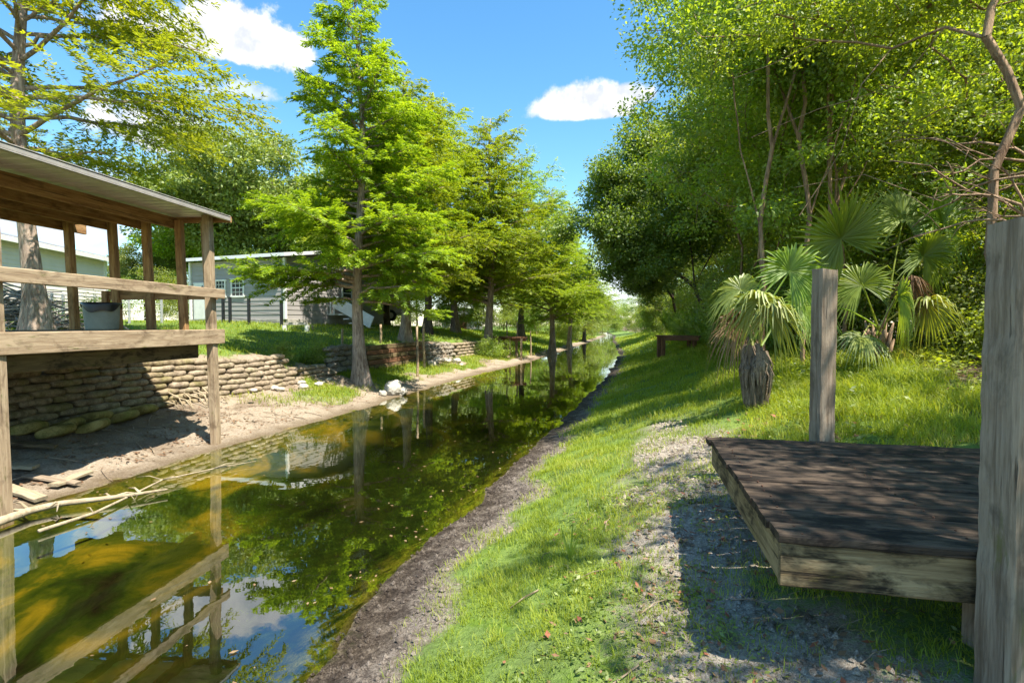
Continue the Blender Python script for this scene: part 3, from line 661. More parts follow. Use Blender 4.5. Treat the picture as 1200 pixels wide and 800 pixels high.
# bare dead branches at the right edge
mb = MB(); rs = random.Random(3)
for k in range(11):
    a = at(1230 + rs.uniform(-10, 40), rs.uniform(190, 330), 5.2 + rs.uniform(-.3, .5)); b = at(rs.uniform(1040, 1130), rs.uniform(150, 290), 6 + rs.uniform(-.5, .8))
    pts = [a.lerp(b, q / 7) + Vector((rs.uniform(-.05, .05), rs.uniform(-.05, .05), .18 * math.sin(q / 7 * 3.1) + rs.uniform(-.04, .04))) for q in range(8)]
    mb.tube(pts, [.016 * (1 - q / 8.5) + .003 for q in range(8)], 5)
    for j in range(5):
        p = pts[rs.randint(2, 6)]; e = p + Vector((rs.uniform(-.5, .1), rs.uniform(-.2, .2), rs.uniform(-.25, .3))); mb.tube([p, p.lerp(e, .5) + Vector((0, 0, .03)), e], [.006, .004, .002], 4)
base = gp(1290, 5.5); mb.tube([base - Vector((0, 0, .2)), base + Vector((-.1, 0, .9)), at(1235, 250, 5.3)], [.04, .035, .02], 6)
o = mb.build('bare_shrub', BARK_BR, smooth=True); tag(o, 'leafless tangle of thin dead branches beside the tall post at right edge', 'shrub')

# ------------------------------------------------------------------ fan palms
def fan(hub, up, nrm, R, seed, n=44, spread=300, droop=.35, wid=1.):
    rs = random.Random(seed); up = Vector(up).normalized(); nrm = Vector(nrm); nrm = (nrm - up * nrm.dot(up)).normalized(); sd = up.cross(nrm)
    V = []; Fq = []
    for k in range(n):
        a = math.radians(-spread / 2 + spread * (k + .5) / n) + rs.uniform(-.03, .03)
        d = up * math.cos(a) + sd * math.sin(a); w = d.cross(nrm).normalized(); L = R * (.72 + .28 * math.cos(a * .55)) * rs.uniform(.88, 1.06)
        prev = None
        for j in range(6):
            q = j / 5; c = Vector(hub) + d * L * q + nrm * (.10 * R * math.sin(q * 2.2)) - Vector((0, 0, 1)) * (droop * L * q ** 2.6 * rs.uniform(.7, 1.3))
            hw = wid * R * .040 * (q * 2.0 + .12 if q < .45 else (1.02 * (1 - q) / .55 + .05))
            fold = nrm * hw * .5
            b = len(V); V += [c - w * hw + fold, c - fold * .4, c + w * hw + fold]
            if prev is not None: Fq += [(prev, prev + 1, b + 1, b), (prev + 1, prev + 2, b + 2, b + 1)]
            prev = b
    return V, Fq
def frond(parent, base, hub, R, nrm, mat, seed, label=None, droop=.35, spread=300, wid=1.):
    base, hub = Vector(base), Vector(hub); mb = MB(); mid = base.lerp(hub, .5) + Vector((0, 0, .10)); up = (hub - mid).normalized()
    V, Fq = fan(hub, up, nrm, R, seed, droop=droop, spread=spread, wid=wid); mb.add(V, Fq, 0)
    mb.tube([base, base.lerp(hub, .25) + Vector((0, 0, .07)), mid, hub, hub + up * R * .12], [.016, .012, .010, .008, .004], 5, mi=0)
    o = mb.build('frond', mat, parent)
    if label: o['label'] = label
    return o
pb = gp(1030, 8.0); pr = thing('fan_palm', 'stemless green fan palm with wide stiff leaves behind the shorter post', 'palm', pb)
mb = MB(); rs = random.Random(4)
for k in range(16):
    a = k * 2.4; r = .09; e = pb + Vector((math.cos(a) * (r + .10), math.sin(a) * (r + .10), .30 + .03 * k))
    p = pb + Vector((math.cos(a) * r, math.sin(a) * r, .02 * k)); mb.tube([p, p.lerp(e, .5), e], [.05, .035, .012], 5)
mb.tube([pb - Vector((0, 0, .2)), pb + Vector((0, 0, .45))], [.15, .09], 9)
mb.build('trunk', BARK_BR, pr, smooth=True)
cb = pb + Vector((0, 0, .42))
for k, (px, py, Y, R, nx, ny, nzz, mt, lb, dr) in enumerate([
        (985, 280, 7.4, .86, -.25, -1, .1, LEAF_PALM, None, .10), (1082, 300, 7.9, .70, .5, -.8, .3, LEAF_PALM, None, .35), (1052, 348, 7.3, .55, .1, -1, .5, LEAF_PALM, None, .6),
        (1010, 335, 8.3, .65, -.5, -.6, .6, LEAF_PALM, None, .4), (1105, 262, 8.5, .85, .3, -1, .1, LEAF_PALM, None, .3), (1058, 256, 8.6, .80, 0, -1, .3, LEAF_PALM, None, .3), (1085, 355, 7.6, .52, .5, -.8, .2, LEAF_PALMY, 'yellowing drooping frond', .9),
        (1066, 330, 7.6, .36, -.2, -.9, -.1, LEAF_DEAD, 'brown dead frond hanging down', 1.3), (955, 355, 7.7, .60, -.7, -.7, .4, LEAF_PALM, None, .5), (1010, 395, 7.4, .45, -.4, -.9, .6, LEAF_PALMY, None, .7)]):
    frond(pr, cb + Vector((.06 * math.cos(k * 2.4), .06 * math.sin(k * 2.4), .02 * k)), at(px, py, Y), R, (nx, ny, nzz), mt, k + 3, lb, dr)
# low cabbage palm on a short fibre-wrapped trunk
Yp = 6.15; pb = gp(887, Yp); pr = thing('fan_palm', 'short cabbage palm on a frayed grey stump with drooping yellow-green leaves', 'palm', pb)
mb = MB(); V = []; Fq = []; n = 40; H = at(887, 405, Yp).z - pb.z
for i in range(13):
    q = i / 12
    for k in range(n):
        a = 2 * math.pi * k / n; r = .098 + .03 * math.sin(q * 3.0) + .020 * math.sin(a * 9 + q * 5) + .012 * math.sin(a * 17 - q * 3) - .02 * (q < .15)
        zt = H * q * (1 if i < 11 else 1 + .22 * math.sin(a * 2 + .6) + .08 * math.sin(a * 7)); V.append(pb + Vector((math.cos(a) * r - .04 * q, math.sin(a) * r, zt - .08)))
for i in range(12):
    for k in range(n): k2 = (k + 1) % n; Fq.append((i * n + k, i * n + k2, i * n + n + k2, i * n + n + k))
Fq.append(tuple(range(12 * n, 13 * n))); mb.add(V, Fq)
for k in range(34):
    a = k * 2.39996; r = .12; p = pb + Vector((math.cos(a) * r, math.sin(a) * r, H * rs.uniform(.75, 1.08))); e = pb + Vector((math.cos(a) * rs.uniform(.13, .18), math.sin(a) * rs.uniform(.13, .18), H * rs.uniform(.05, .5)))
    w = Vector((-math.sin(a), math.cos(a), 0)) * rs.uniform(.015, .032); mdl = p.lerp(e, .5) + Vector((math.cos(a), math.sin(a), 0)) * .05
    mb.add([p - w, p + w, mdl + w * 1.1, mdl - w * 1.1, e + w * .3, e - w * .3], [(0, 1, 2, 3), (3, 2, 4, 5)])
STUMPM = bark('stump_fibre', (.09, .065, .045), (.34, .26, .19), 2.2)
mb.build('trunk', STUMPM, pr)
cb = pb + Vector((0, 0, H))
for k, (px, py, Y, R, nx, ny, nzz, mt, lb, dr) in enumerate([
        (888, 352, 6.0, .50, -.5, -.8, .3, LEAF_PALMY, 'yellow-green frond drooping over the stump', 1.05), (925, 318, 6.2, .56, .1, -1, .35, LEAF_PALM, None, .45), (905, 362, 5.9, .44, -.1, -1, .2, LEAF_PALMY, None, 1.2),
        (866, 372, 6.2, .40, -.6, -.8, .2, LEAF_DEAD, 'brown dead frond folded at the left', 1.2), (868, 340, 6.4, .46, -.6, -.6, .5, LEAF_PALMY, None, .8), (935, 360, 6.5, .44, .4, -.8, .4, LEAF_PALM, None, .6)]):
    frond(pr, cb + Vector((.05 * math.cos(k * 2.4), .05 * math.sin(k * 2.4), 0)), at(px, py, Y), R, (nx, ny, nzz), mt, k + 40, lb, dr)
# palmettos far down the right bank
pm = MB(); rs = random.Random(8)
for k in range(16):
    a = k * 2.39996; L = rs.uniform(.6, 1.1); h = Vector((math.cos(a) * L * .7, math.sin(a) * L * .7, L * rs.uniform(.7, 1.2)))
    V, Fq = fan(h, h + Vector((0, 0, .2)), Vector((-math.cos(a), -math.sin(a), 1.2)), rs.uniform(.4, .55), k, n=22, droop=.3, wid=1.7); pm.add(V, Fq); pm.tube([(0, 0, 0), h * .5 + Vector((0, 0, .1)), h], [.014, .01, .007], 4)
pmm = pm.mesh('palmetto', LEAF_PALM)
for x, y, s in [(6.6, 17.4, 1.1), (7.7, 19.2, 1.3), (7.2, 21.4, 1.2), (8.6, 26.5, 1.4), (6.1, 15.1, .9), (5.3, 11.4, .8)]:
    o = obj('palmetto', pmm, None, Matrix.Translation((x, y, gz(x, y))) @ Matrix.Rotation(x * 3, 4, 'Z') @ Matrix.Scale(s, 4)); tag(o, 'dark clump of small fan leaves under the wood edge by the live oak', 'palmetto', 'palmettos along the right bank')

# ------------------------------------------------------------------ near wooden platform on the right
A = Vector((1.43, 3.76, 1.1)); B = Vector((1.035, 2.0, 1.1)); e = Vector((.98, -.2, 0)).normalized(); bdir = (A - B).normalized(); Lx = 1.95; Ly = (A - B).length
pr = thing('wooden_platform', 'low weathered plank platform with blackened boards between two tall posts', 'platform', (1.9, 2.8, gz(1.9, 2.8)))
mid = B + e * Lx / 2 + bdir * Ly / 2
Mp = Matrix((e, bdir, Vector((0, 0, 1)))).transposed().to_4x4(); Mp.translation = mid
mb = MB(); npl = 12; pw = (Ly + .03) / npl
for k in range(npl):
    y = -(Ly + .03) / 2 + pw * (k + .5) - .015; mb.box((BR.uniform(-.008, .008), y, -.019 + BR.uniform(-.005, .004)), (Lx + .05, pw - .012, .036), segs=16, jit=.0028, rng=BR, ch=.006)
for k in range(npl):
    y = -(Ly + .03) / 2 + pw * (k + .5) - .015
    for xq in (-.94, -.33, .33, .94):
        for dy in (-.04, .04): c_ = Vector((xq * Lx / 2 + BR.uniform(-.01, .01), y + dy + BR.uniform(-.006, .006), 0)); mb.tube([c_ - Vector((0, 0, .004)), c_ + Vector((0, 0, .0035))], .0048, 8, mi=1)
mb.build('deck_boards', [WOOD_DARK, plain('rusty_nail', (.10, .05, .03), .7, .3, 20)], pr, Mp)
def pbd(nm, a, b, w, h, mat, up=(0, 0, 1)): return board(nm, a, b, w, h, mat, pr, up)
zf = 1.1 - .038 - .085
pbd('front_board', B + Vector((0, 0, zf - 1.1)) + bdir * .02 - e * .004, B + e * Lx + Vector((0, 0, zf - 1.1)) + bdir * .02, .038, .168, WOOD_FACE)
pbd('side_board', B + bdir * .044 + Vector((0, 0, zf - 1.1)) + e * .02, A + Vector((0, 0, zf - 1.1)) + e * .02, .038, .166, WOOD_FACE)
pbd('back_board', A + bdir * -.02 + e * .044 + Vector((0, 0, zf - 1.1)), A + e * Lx - bdir * .02 + Vector((0, 0, zf - 1.1)), .038, .166, WOOD_FACE)
for q in (.33, .66): pbd('joist', B + e * Lx * q + bdir * .06 + Vector((0, 0, zf - 1.1)), A + e * Lx * q - bdir * .06 + Vector((0, 0, zf - 1.1)), .038, .14, WOOD_DARK)
for q, r_ in ((.385, .10), (.12, .95), (.93, .1), (.95, .95), (.10, .55)):
    p = B + e * Lx * q + bdir * Ly * r_; p.z = gz(p.x, p.y) - .15; pbd('leg', p, Vector((p.x, p.y, 1.058)), .07, .07, WOOD_GREY, (1, .2, 0))
def post(px, Y, topy, w, label, tilt=0):
    x = X_(px, Y); p0 = Vector((x, Y, gz(x, Y) - .3)); p1 = Vector((x + tilt, Y, Z_(topy, Y)))
    M, L = frame(p0, p1, (0, -1, 0)); mb = MB(); mb.box((0, 0, 0), (L, w, w), segs=26, jit=.0028, rng=BR, ch=.012)
    for v in mb.v:
        if v.x > L / 2 - .001: v.x += (v.y * .12 + BR.uniform(-.006, .006))
    o = mb.build('post', WOOD_GREY, pr, M); o['label'] = label; return o
post(1195, 1.78, 263, .14, 'tall split weathered post nearest the camera')
post(965, 3.78, 316, .125, 'shorter weathered post at the far edge')

# ------------------------------------------------------------------ roofed deck on the left
E1 = Vector((.098, .995, 0)).normalized(); E2 = Vector((-.995, .098, 0)).normalized(); O = Vector((-4.9, 5.06, 0))
def D(t_, s_, z): return O + E1 * t_ + E2 * s_ + Vector((0, 0, z))
TL, TR = -1.25, 3.22
dk = thing('covered_deck', 'raised timber deck with a corrugated metal roof over the far bank', 'pavilion', D(1, 1.2, gz(-6, 6)))
def db(nm, a, b, w, h, mat, up=(0, 0, 1)): return board(nm, a, b, w, h, mat, dk, up)
db('fascia_board', D(TL, 0, 1.715), D(TR + .12, 0, 1.71), .045, .225, WOOD_TAN)
db('rim_joist', D(TL, .36, 1.50), D(TR - .04, .36, 1.485), .09, .21, WOOD_MOSS)
db('rim_joist', D(TL, 1.7, 1.50), D(TR - .04, 1.7, 1.50), .09, .2, WOOD_MOSS)
mb = MB()
for k in range(18):
    s_ = .03 + .14 * (k + .5); mb.box((0, -(s_ - 1.29), 0), (TR - TL + .08, .134, .036), segs=4, rng=BR, jit=.001)
Mf = Matrix((E1, -E2, Vector((0, 0, 1)))).transposed().to_4x4(); Mf.translation = D((TL + TR) / 2 + .04, 1.29, 1.80)
mb.build('deck_boards', WOOD_MOSS, dk, Mf)
for q in np.linspace(TL + .2, TR - .03, 8): db('joist', D(q, .03, 1.69), D(q, 2.5, 1.69), .04, .17, WOOD_MOSS)
db('side_board', D(TR + .06, .03, 1.70), D(TR + .06, 2.55, 1.70), .04, .2, WOOD_TAN)
db('rail', D(TL, -.065, 2.375), D(TR + .05, -.065, 2.375), .042, .145, WOOD_TAN)
db('rail', D(TR + .05, .05, 2.36), D(TR - .02, 1.85, 2.36), .042, .14, WOOD_RED)
db('rail_post', D(TR - .04, 1.86, 1.82), D(TR - .04, 1.86, 2.43), .09, .09, WOOD_RED, (1, 0, 0))
g0 = lambda t_, s_: gz(D(t_, s_, 0).x, D(t_, s_, 0).y) - .25
db('post', D(TR - .02, .06, g0(TR, 0)), D(TR - .13, .06, 3.56), .13, .11, WOOD_TAN, (1, 0, 0))
db('post', D(TR + .04, .16, 1.82), D(TR - .06, .16, 3.5), .09, .09, WOOD_TAN, (1, 0, 0))
db('post', D(.03, .06, g0(0, 0)), D(-.03, .06, 3.56), .13, .11, WOOD_TAN, (1, 0, 0))
db('post', D(TL + .1, .06, g0(TL, 0)), D(TL + .1, .06, 3.56), .13, .11, WOOD_TAN, (1, 0, 0))
for s_, le in ((.55, .05), (1.1, .05), (1.67, .08), (2.42, .36)):
    db('post', D(TR - .02, s_, 1.6), D(TR - .10, s_, 3.5), .11, .10, WOOD_RED, (1, 0, 0))
    db('beam', D(TL, s_ + .11, 3.46), D(TR + le - .05, s_ + .11, 3.47), .05, .17, WOOD_RED)
for s_ in (.8, 2.42): db('post', D(TL + .1, s_, g0(TL, s_)), D(TL + .1, s_, 3.5), .11, .1, WOOD_RED, (1, 0, 0))
TINU = plain('roof_metal', (.68, .66, .61), .45, .12, 3, .4, metal=.25)
WHITE = plain('white_trim', (.72, .71, .67), .5, .08, 4)
nt_, ns_ = 300, 6; V = []; Fq = []
for lay in (0, 1):
    for i in range(nt_ + 1):
        tt = TL - .12 + (TR + .05 - TL + .12) * i / nt_; ph = (i % 12) / 12; rib = .018 * (1 if ph < .17 else (.5 if ph < .25 or ph > .92 else 0))
        for j in range(ns_ + 1): ss = -.19 + 3.0 * j / ns_; V.append(D(tt, ss, 3.575 + .010 * ss + rib - .004 * lay))
w_ = ns_ + 1; off = (nt_ + 1) * w_
for lay in (0, 1):
    for i in range(nt_):
        for j in range(ns_):
            q = [lay * off + i * w_ + j, lay * off + (i + 1) * w_ + j, lay * off + (i + 1) * w_ + j + 1, lay * off + i * w_ + j + 1]; Fq.append(tuple(q if lay == 0 else q[::-1]))
rf = obj('roof', newmesh('roof', V, Fq, TINU), dk)
mb = MB(); M, L = frame(D(TL - .12, -.205, 3.565), D(TR + .03, -.205, 3.55)); mb.box((0, 0, -.012), (L, .016, .045), ch=.004); mb.box((0, .02, .022), (L, .07, .010), ch=.003); mb.box((0, .014, -.042), (L, .05, .012), ch=.003)
mb.build('drip_edge', plain('drip_metal', (.40, .37, .33), .4, .12, 5, .5, metal=.2), rf, M)
M, L = frame(D(TR + .06, -.20, 3.53), D(TR + .06, 2.8, 3.55)); mb = MB(); mb.box((0, 0, 0), (L, .035, .09)); mb.build('barge_board', WOOD_RED, rf, M)
# bin on the deck
c0 = D(2.42, 1.22, 1.82); bn_ = thing('trash_bin', 'pale ribbed bin with black liner folded over its rim on the deck', 'bin', c0)
mb = MB(); n = 72; prof = [(0, .185), (.02, .195), (.30, .215), (.35, .22), (.36, .23), (.375, .23), (.375, .205), (.10, .18)]; V = []; Fq = []
for z, r in prof:
    for k in range(n):
        a = 2 * math.pi * k / n; rr = r * (1 + (.018 * (1 if k % 4 < 2 else -1) if .01 < z < .42 and r > .22 else 0)); V.append(c0 + Vector((math.cos(a) * rr, math.sin(a) * rr, z)))
for i in range(len(prof) - 1):
    for k in range(n): k2 = (k + 1) % n; Fq.append((i * n + k, i * n + k2, i * n + n + k2, i * n + n + k))
mb.add(V, Fq); mb.build('body', plain('bin_plastic', (.27, .28, .22), .6, .12, 6), bn_)
V = []; Fq = []
for i, (z, r) in enumerate([(.25, .195), (.382, .205), (.390, .234), (.355, .242), (.30, .238)]):
    for k in range(n):
        a = 2 * math.pi * k / n; dz = (.05 * math.sin(a * 2 + .5) + .025 * math.sin(a * 5)) if i == 4 else 0; V.append(c0 + Vector((math.cos(a) * r, math.sin(a) * r, z + dz)))
for i in range(4):
    for k in range(n): k2 = (k + 1) % n; Fq.append((i * n + k, i * n + k2, i * n + n + k2, i * n + n + k))
mb = MB(); mb.add(V, Fq); mb.build('liner', plain('black_liner', (.012, .012, .014), .35, .2, 8, .5), bn_, smooth=True)

# ------------------------------------------------------------------ sandbag walls, stones, timbers
def bagmesh(seed, L=.46, Wd=.30, H=.125):
    rs = np.random.RandomState(seed); nu, nv = 22, 14; V = []; Fq = []
    for i in range(nu + 1):
        th = -math.pi / 2 + math.pi * i / nu
        for j in range(nv):
            ph = 2 * math.pi * j / nv; f = lambda c, ex: math.copysign(abs(c) ** ex, c)
            V.append((L / 2 * f(math.sin(th), .55), Wd / 2 * f(math.cos(th), .35) * f(math.cos(ph), .75), H / 2 * f(math.cos(th), .45) * f(math.sin(ph), .7)))
    V = np.array(V); nz_ = fbm(V[:, 0] * 7 + 20, V[:, 1] * 7 + V[:, 2] * 9 + 20, seed) - .5; V *= (1 + nz_ * .16)[:, None]; V[:, 2] += (fbm(V[:, 0] * 4 + 9, V[:, 1] * 4 + 9, seed + 5) - .5) * .04
    for i in range(nu):
        for j in range(nv): j2 = (j + 1) % nv; Fq.append((i * nv + j, i * nv + j2, (i + 1) * nv + j2, (i + 1) * nv + j))
    return V, Fq
def bagmat(name, c1, c2, moss):
    m, t = M_(name); co = t.n('ShaderNodeTexCoord').outputs['Object']; rnd = t.n('ShaderNodeObjectInfo').outputs['Random']
    p = t.n('ShaderNodeVectorMath', {0: co, 1: t.n('ShaderNodeCombineXYZ', {0: t.math('MULTIPLY', rnd, 50.)}).outputs[0]}, operation='ADD').outputs[0]
    a = t.noise(p, 7, 6, .7); b = t.noise(p, 60, 3, .7); col = t.mix(t.maprange(t.math('ADD', t.math('MULTIPLY', a, .7), t.math('MULTIPLY', b, .3)), .38, .62), (*c1, 1), (*c2, 1)); col = t.mix(t.math('MULTIPLY', rnd, .6), col, t.mix(1., col, (.72, .68, .62, 1), 'MULTIPLY'))
    col = t.mix(t.math('MULTIPLY', t.maprange(t.noise(p, 4, 4), .45, .7), moss), col, (.16, .17, .03, 1))
    out(t, prin(t, col, .95, bump(t, t.math('ADD', a, t.math('MULTIPLY', b, .5)), .6, .02), .1)); return m
BAG = bagmat('sandbag', (.13, .10, .06), (.34, .27, .175), .35); BAGG = bagmat('sandbag_grey', (.17, .135, .095), (.42, .34, .25), .2); BAGM = bagmat('sandbag_moss', (.16, .13, .04), (.38, .30, .11), .5)
bags = {}
for nm, mt in (('a', BAG), ('g', BAGG), ('m', BAGM)): bags[nm] = [newmesh('sandbag', *bagmesh(100 + k), mt, True) for k in range(4)]
rs = random.Random(12)
def bag(x, y, z, yaw, kind, label, group, pitch=0, roll=0, sc=(1, 1, 1)):
    M = Matrix.Translation((x, y, z)) @ Matrix.Rotation(yaw, 4, 'Z') @ Matrix.Rotation(pitch, 4, 'Y') @ Matrix.Rotation(roll, 4, 'X') @ Matrix.Diagonal((*sc, 1))
    tag(obj('sandbag', rs.choice(bags[kind]), None, M), label, 'sandbag', group)
def wallpos(y, d):
    x = float(np.interp(y, ws_y, ws_x)) - (d - 2.4); dy = .2; yaw = math.atan2(2 * dy, float(np.interp(y + dy, ws_y, ws_x) - np.interp(y - dy, ws_y, ws_x))); return x, yaw
ws_y = np.arange(2, 40, .5); ws_x = _sm(XL(ws_y), 5) - 2.4
def wall(y0, y1, courses, step=.45, sag=None):
    for c_ in range(courses):
        y = y0 + (step * .5 if c_ % 2 else 0) + rs.uniform(-.05, .05)
        while y < y1 - (c_ * .06):
            x, yaw = wallpos(y, 2.36 + .030 * c_); zb = .40 + (.06 * math.sin(y * .9)); z = zb + .108 * c_ + rs.uniform(-.008, .008)
            if sag: z -= sag(y)
            k = 'g' if y > 10.1 + rs.uniform(-.5, .5) else 'a'  # darker tan bags near the deck, lighter grey ones farther along the wall
            lab = {'a': 'tan sandbag in the stacked wall behind the deck posts', 'g': 'lighter grey sandbag in the stacked bank wall'}[k]
            L = rs.uniform(.88, 1.12); bag(x + rs.uniform(-.02, .02), y, z, yaw + rs.uniform(-.05, .05), k, lab, 'sandbags of the near retaining wall' if y < 16 else 'sandbags of the far retaining wall', rs.uniform(-.04, .04), rs.uniform(-.06, .06), (L, 1, 1.04))
            y += step * L
wall(7.0, 13.3, 8)
wall(13.45, 15.0, 5, sag=lambda y: .05 + .05 * (y - 13.4))
for y, d, yw in [(7.3, 2.12, .35), (7.75, 2.05, .5), (8.2, 2.1, .3), (8.62, 2.08, .45), (9.0, 2.14, .2), (7.9, 1.82, .6), (7.42, 1.84, .5)]:
    x, yaw = wallpos(y, d); bag(x, y, gz(x, y) + .06, yaw + yw, 'm', 'mossy yellow-green sandbag slumped at the foot of the wall', 'slumped sandbags', .08, rs.uniform(-.4, -.2), (.8, 1.4, 1.3))
def farbags(y0, y1, n):
    for c_ in range(n):
        y = y0 + .25 * (c_ % 2)
        while y < y1: x, yaw = wallpos(y, 2.42 + .02 * c_); bag(x, y, .46 + .135 * c_, yaw, 'g', 'grey sandbag in the farther bank wall near the little jetty', 'sandbags of the far retaining wall', 0, 0, (1.15, 1, 1.2)); y += .54
farbags(23.6, 27.4, 5)
# dry stones
def stone(seed, n=3):
    import bmesh
    bm = bmesh.new(); bmesh.ops.create_icosphere(bm, subdivisions=n, radius=1); r = np.random.RandomState(seed); pl = unit(r.normal(size=(9, 3))); cut = r.uniform(.62, .9, 9)
    for v in bm.verts:
        c_ = np.array(v.co)
        for p_, k in zip(pl, cut):
            dd = c_ @ p_
            if dd > k: c_ = c_ - p_ * (dd - k) * .85
        v.co = c_ * (1 + .05 * r.normal())
    me = bpy.data.meshes.new('stone'); bm.to_mesh(me); bm.free(); return me
STONE = bagmat('stone', (.14, .12, .095), (.38, .34, .28), .18); LIME = bagmat('limestone', (.42, .38, .31), (.68, .64, .56), .06)
sm = [stone(k) for k in range(5)]; lm_ = [stone(k + 9, 4) for k in range(3)]
for q in sm: q.materials.append(STONE)
for q in lm_: q.materials.append(LIME); q.polygons.foreach_set('use_smooth', [True] * len(q.polygons))
def stones(y0, y1, rowsn, lab, grp, st=.26):
    for c_ in range(rowsn):
        y = y0 + rs.uniform(0, .15)
        while y < y1:
            x, yaw = wallpos(y, 2.42 + .035 * c_); s_ = rs.uniform(.10, .15)
            tag(obj('stone', rs.choice(sm), None, Matrix.Translation((x + rs.uniform(-.04, .04), y, .42 + .155 * c_)) @ Matrix.Rotation(rs.uniform(0, 6), 4, 'Z') @ Matrix.Diagonal((s_ * 1.1, s_ * 1.3, s_ * .8, 1))), lab, 'stone', grp); y += st * rs.uniform(.85, 1.15)
stones(14.9, 16.8, 6, 'grey-brown stone in the stack behind the lone waterline cypress', 'stones stacked behind the lone cypress')
stones(21.0, 23.4, 5, 'grey-brown stone in the stack right of the two thin stakes', 'stones stacked right of the stakes')
tw = thing('timber_wall', 'low retaining wall of long brown timbers on the lawn edge behind stakes', 'wall', (wallpos(18.8, 2.45)[0], 18.8, .4))
for c_ in range(5):
    x0, _ = wallpos(16.9, 2.42 + .03 * c_); x1, _ = wallpos(20.9, 2.42 + .03 * c_); board('timber', (x0, 16.9, .50 + .16 * c_), (x1, 20.9, .52 + .16 * c_), .15, .14, WOOD_BROWN if c_ % 2 else WOOD_MOSS, tw)
def gxy(px, py, z=0):
    r = ray(px, py); k = (z - CAMZ) / r.z; return Vector((r.x * k, r.y * k, z))
def onland(px, py):
    z = .2
    for _ in range(12): p = gxy(px, py, z); z = .5 * z + .5 * gz(p.x, p.y)
    return gxy(px, py, z)
for (px, py, s_, lab) in [(459, 462, .26, 'pale limestone boulder at the water edge right of the lone cypress'), (470, 463, .15, 'small pale rock leaning against the boulder at the water edge'), (447, 464, .10, 'fist sized pale rock left of the boulder at the water edge')]:
    p = onland(px, py); tag(obj('rock', rs.choice(lm_), None, Matrix.Translation(p + Vector((0, .1, s_ * .55))) @ Matrix.Rotation(rs.uniform(0, 6), 4, 'Z') @ Matrix.Diagonal((s_ * 1.15, s_, s_ * .95, 1))), lab, 'rock')
for i in range(9):
    p = onland(498 + i * 5.5 + rs.uniform(-4, 4), 424 + rs.uniform(-5, 5)); s_ = rs.uniform(.10, .22); tag(obj('rock', rs.choice(lm_), None, Matrix.Translation(p + Vector((0, 0, s_ * .4))) @ Matrix.Rotation(rs.uniform(0, 6), 4, 'Z') @ Matrix.Diagonal((s_ * 1.3, s_, s_ * .7, 1))), 'pale rock scattered on the bank below the far stone stack', 'rock', 'pale rocks below the far stone stack')
for i in range(14):
    p = onland(rs.uniform(275, 400), rs.uniform(440, 462)); s_ = rs.uniform(.05, .12); tag(obj('rock', rs.choice(lm_), None, Matrix.Translation(p + Vector((0, 0, s_ * .3))) @ Matrix.Rotation(rs.uniform(0, 6), 4, 'Z') @ Matrix.Diagonal((s_ * 1.3, s_, s_ * .7, 1))), 'small pale stone lying on the sandy bank between deck and lone cypress', 'rock', 'small stones on the sandy bank')

# stakes on the far bank
GS = 'thin wooden stakes on the far bank'
def stake(px, Y, topy, label, r=.05, tilt=0):
    p = gp(px, Y); z1 = Z_(topy, Y); mb = MB(); zs = np.linspace(-.25, z1 - p.z, 7)
    mb.tube([Vector((tilt * (z + .25) + .012 * math.sin(z * 4 + px), .01 * math.cos(z * 3), z)) for z in zs], [r * (1 - .05 * i) for i in range(7)], 8)
    tag(mb.build('stake', WOOD_TAN, None, Matrix.Translation(p), True), label, 'stake', GS)
stake(489, 17.4, 381, 'taller pale stake of the pair standing on the sandy bank', .048)
stake(497, 19.5, 379, 'shorter stake of the pair, just right of the tall pale one', .055, -.01)
stake(446, 19.0, 380, 'single weathered stake between lone cypress and the stake pair', .055)
stake(401, 17.6, 385, 'stake left of the lone cypress trunk in front of the lawn', .05)
stake(366, 20.4, 381, 'short stake on the lawn in front of the grey house steps', .05)
stake(622, 30.5, 388, 'stake right of the little jetty at the water edge', .05)
stake(606, 28.5, 377, 'tall stake rising from the little jetty end', .05)
stake(594, 29.0, 376, 'tall stake rising behind the little jetty middle', .05)
# small jetty far left bank
p = gp(597, 28.0); jr = thing('jetty', 'small brown timber jetty on legs at the far bank below cypresses', 'jetty', p)
a = at(581, 396, 28.6); b = at(609, 396, 27.4); a.z = b.z = 1.22
board('deck', a, b, 1.2, .07, WOOD_BROWN, jr); board('front_board', a + Vector((.3, -.62, -.10)), b + Vector((.3, -.62, -.10)), .05, .16, WOOD_BROWN, jr)
for q in (.04, .5, .96):
    for w in (-.5, .5): c_ = a.lerp(b, q) + Vector((.25 * -w, w, 0)); board('leg', Vector((c_.x, c_.y, gz(c_.x, c_.y) - .3)), Vector((c_.x, c_.y, 1.18)), .11, .11, WOOD_TAN, jr, (1, 0, 0))
# far bench on right bank
Yb = 20.5; a = at(768, 393.5, Yb + .4); b = at(818, 393.5, Yb - .4); zb = a.z; b.z = zb
bn2 = thing('plank_bench', 'low reddish brown plank bench in the grass under the live oak', 'bench', (a.lerp(b, .5).x, Yb, gz(a.lerp(b, .5).x, Yb)))
for k in range(4): board('seat_plank', a + Vector((.04 * k, .2 * k - .3, 0)), b + Vector((.04 * k, .2 * k - .3, 0)), .18, .06, WOOD_BROWN, bn2)
board('apron', a + Vector((.1, -.4, -.09)), b + Vector((-.1, -.4, -.09)), .04, .14, WOOD_BROWN, bn2)
for q in (.14, .86):
    for w in (-.3, .3): c_ = a.lerp(b, q) + Vector((0, w, 0)); board('leg', Vector((c_.x, c_.y, gz(c_.x, c_.y) - .2)), Vector((c_.x, c_.y, zb - .03)), .2, .12, WOOD_BROWN, bn2, (1, 0, 0))

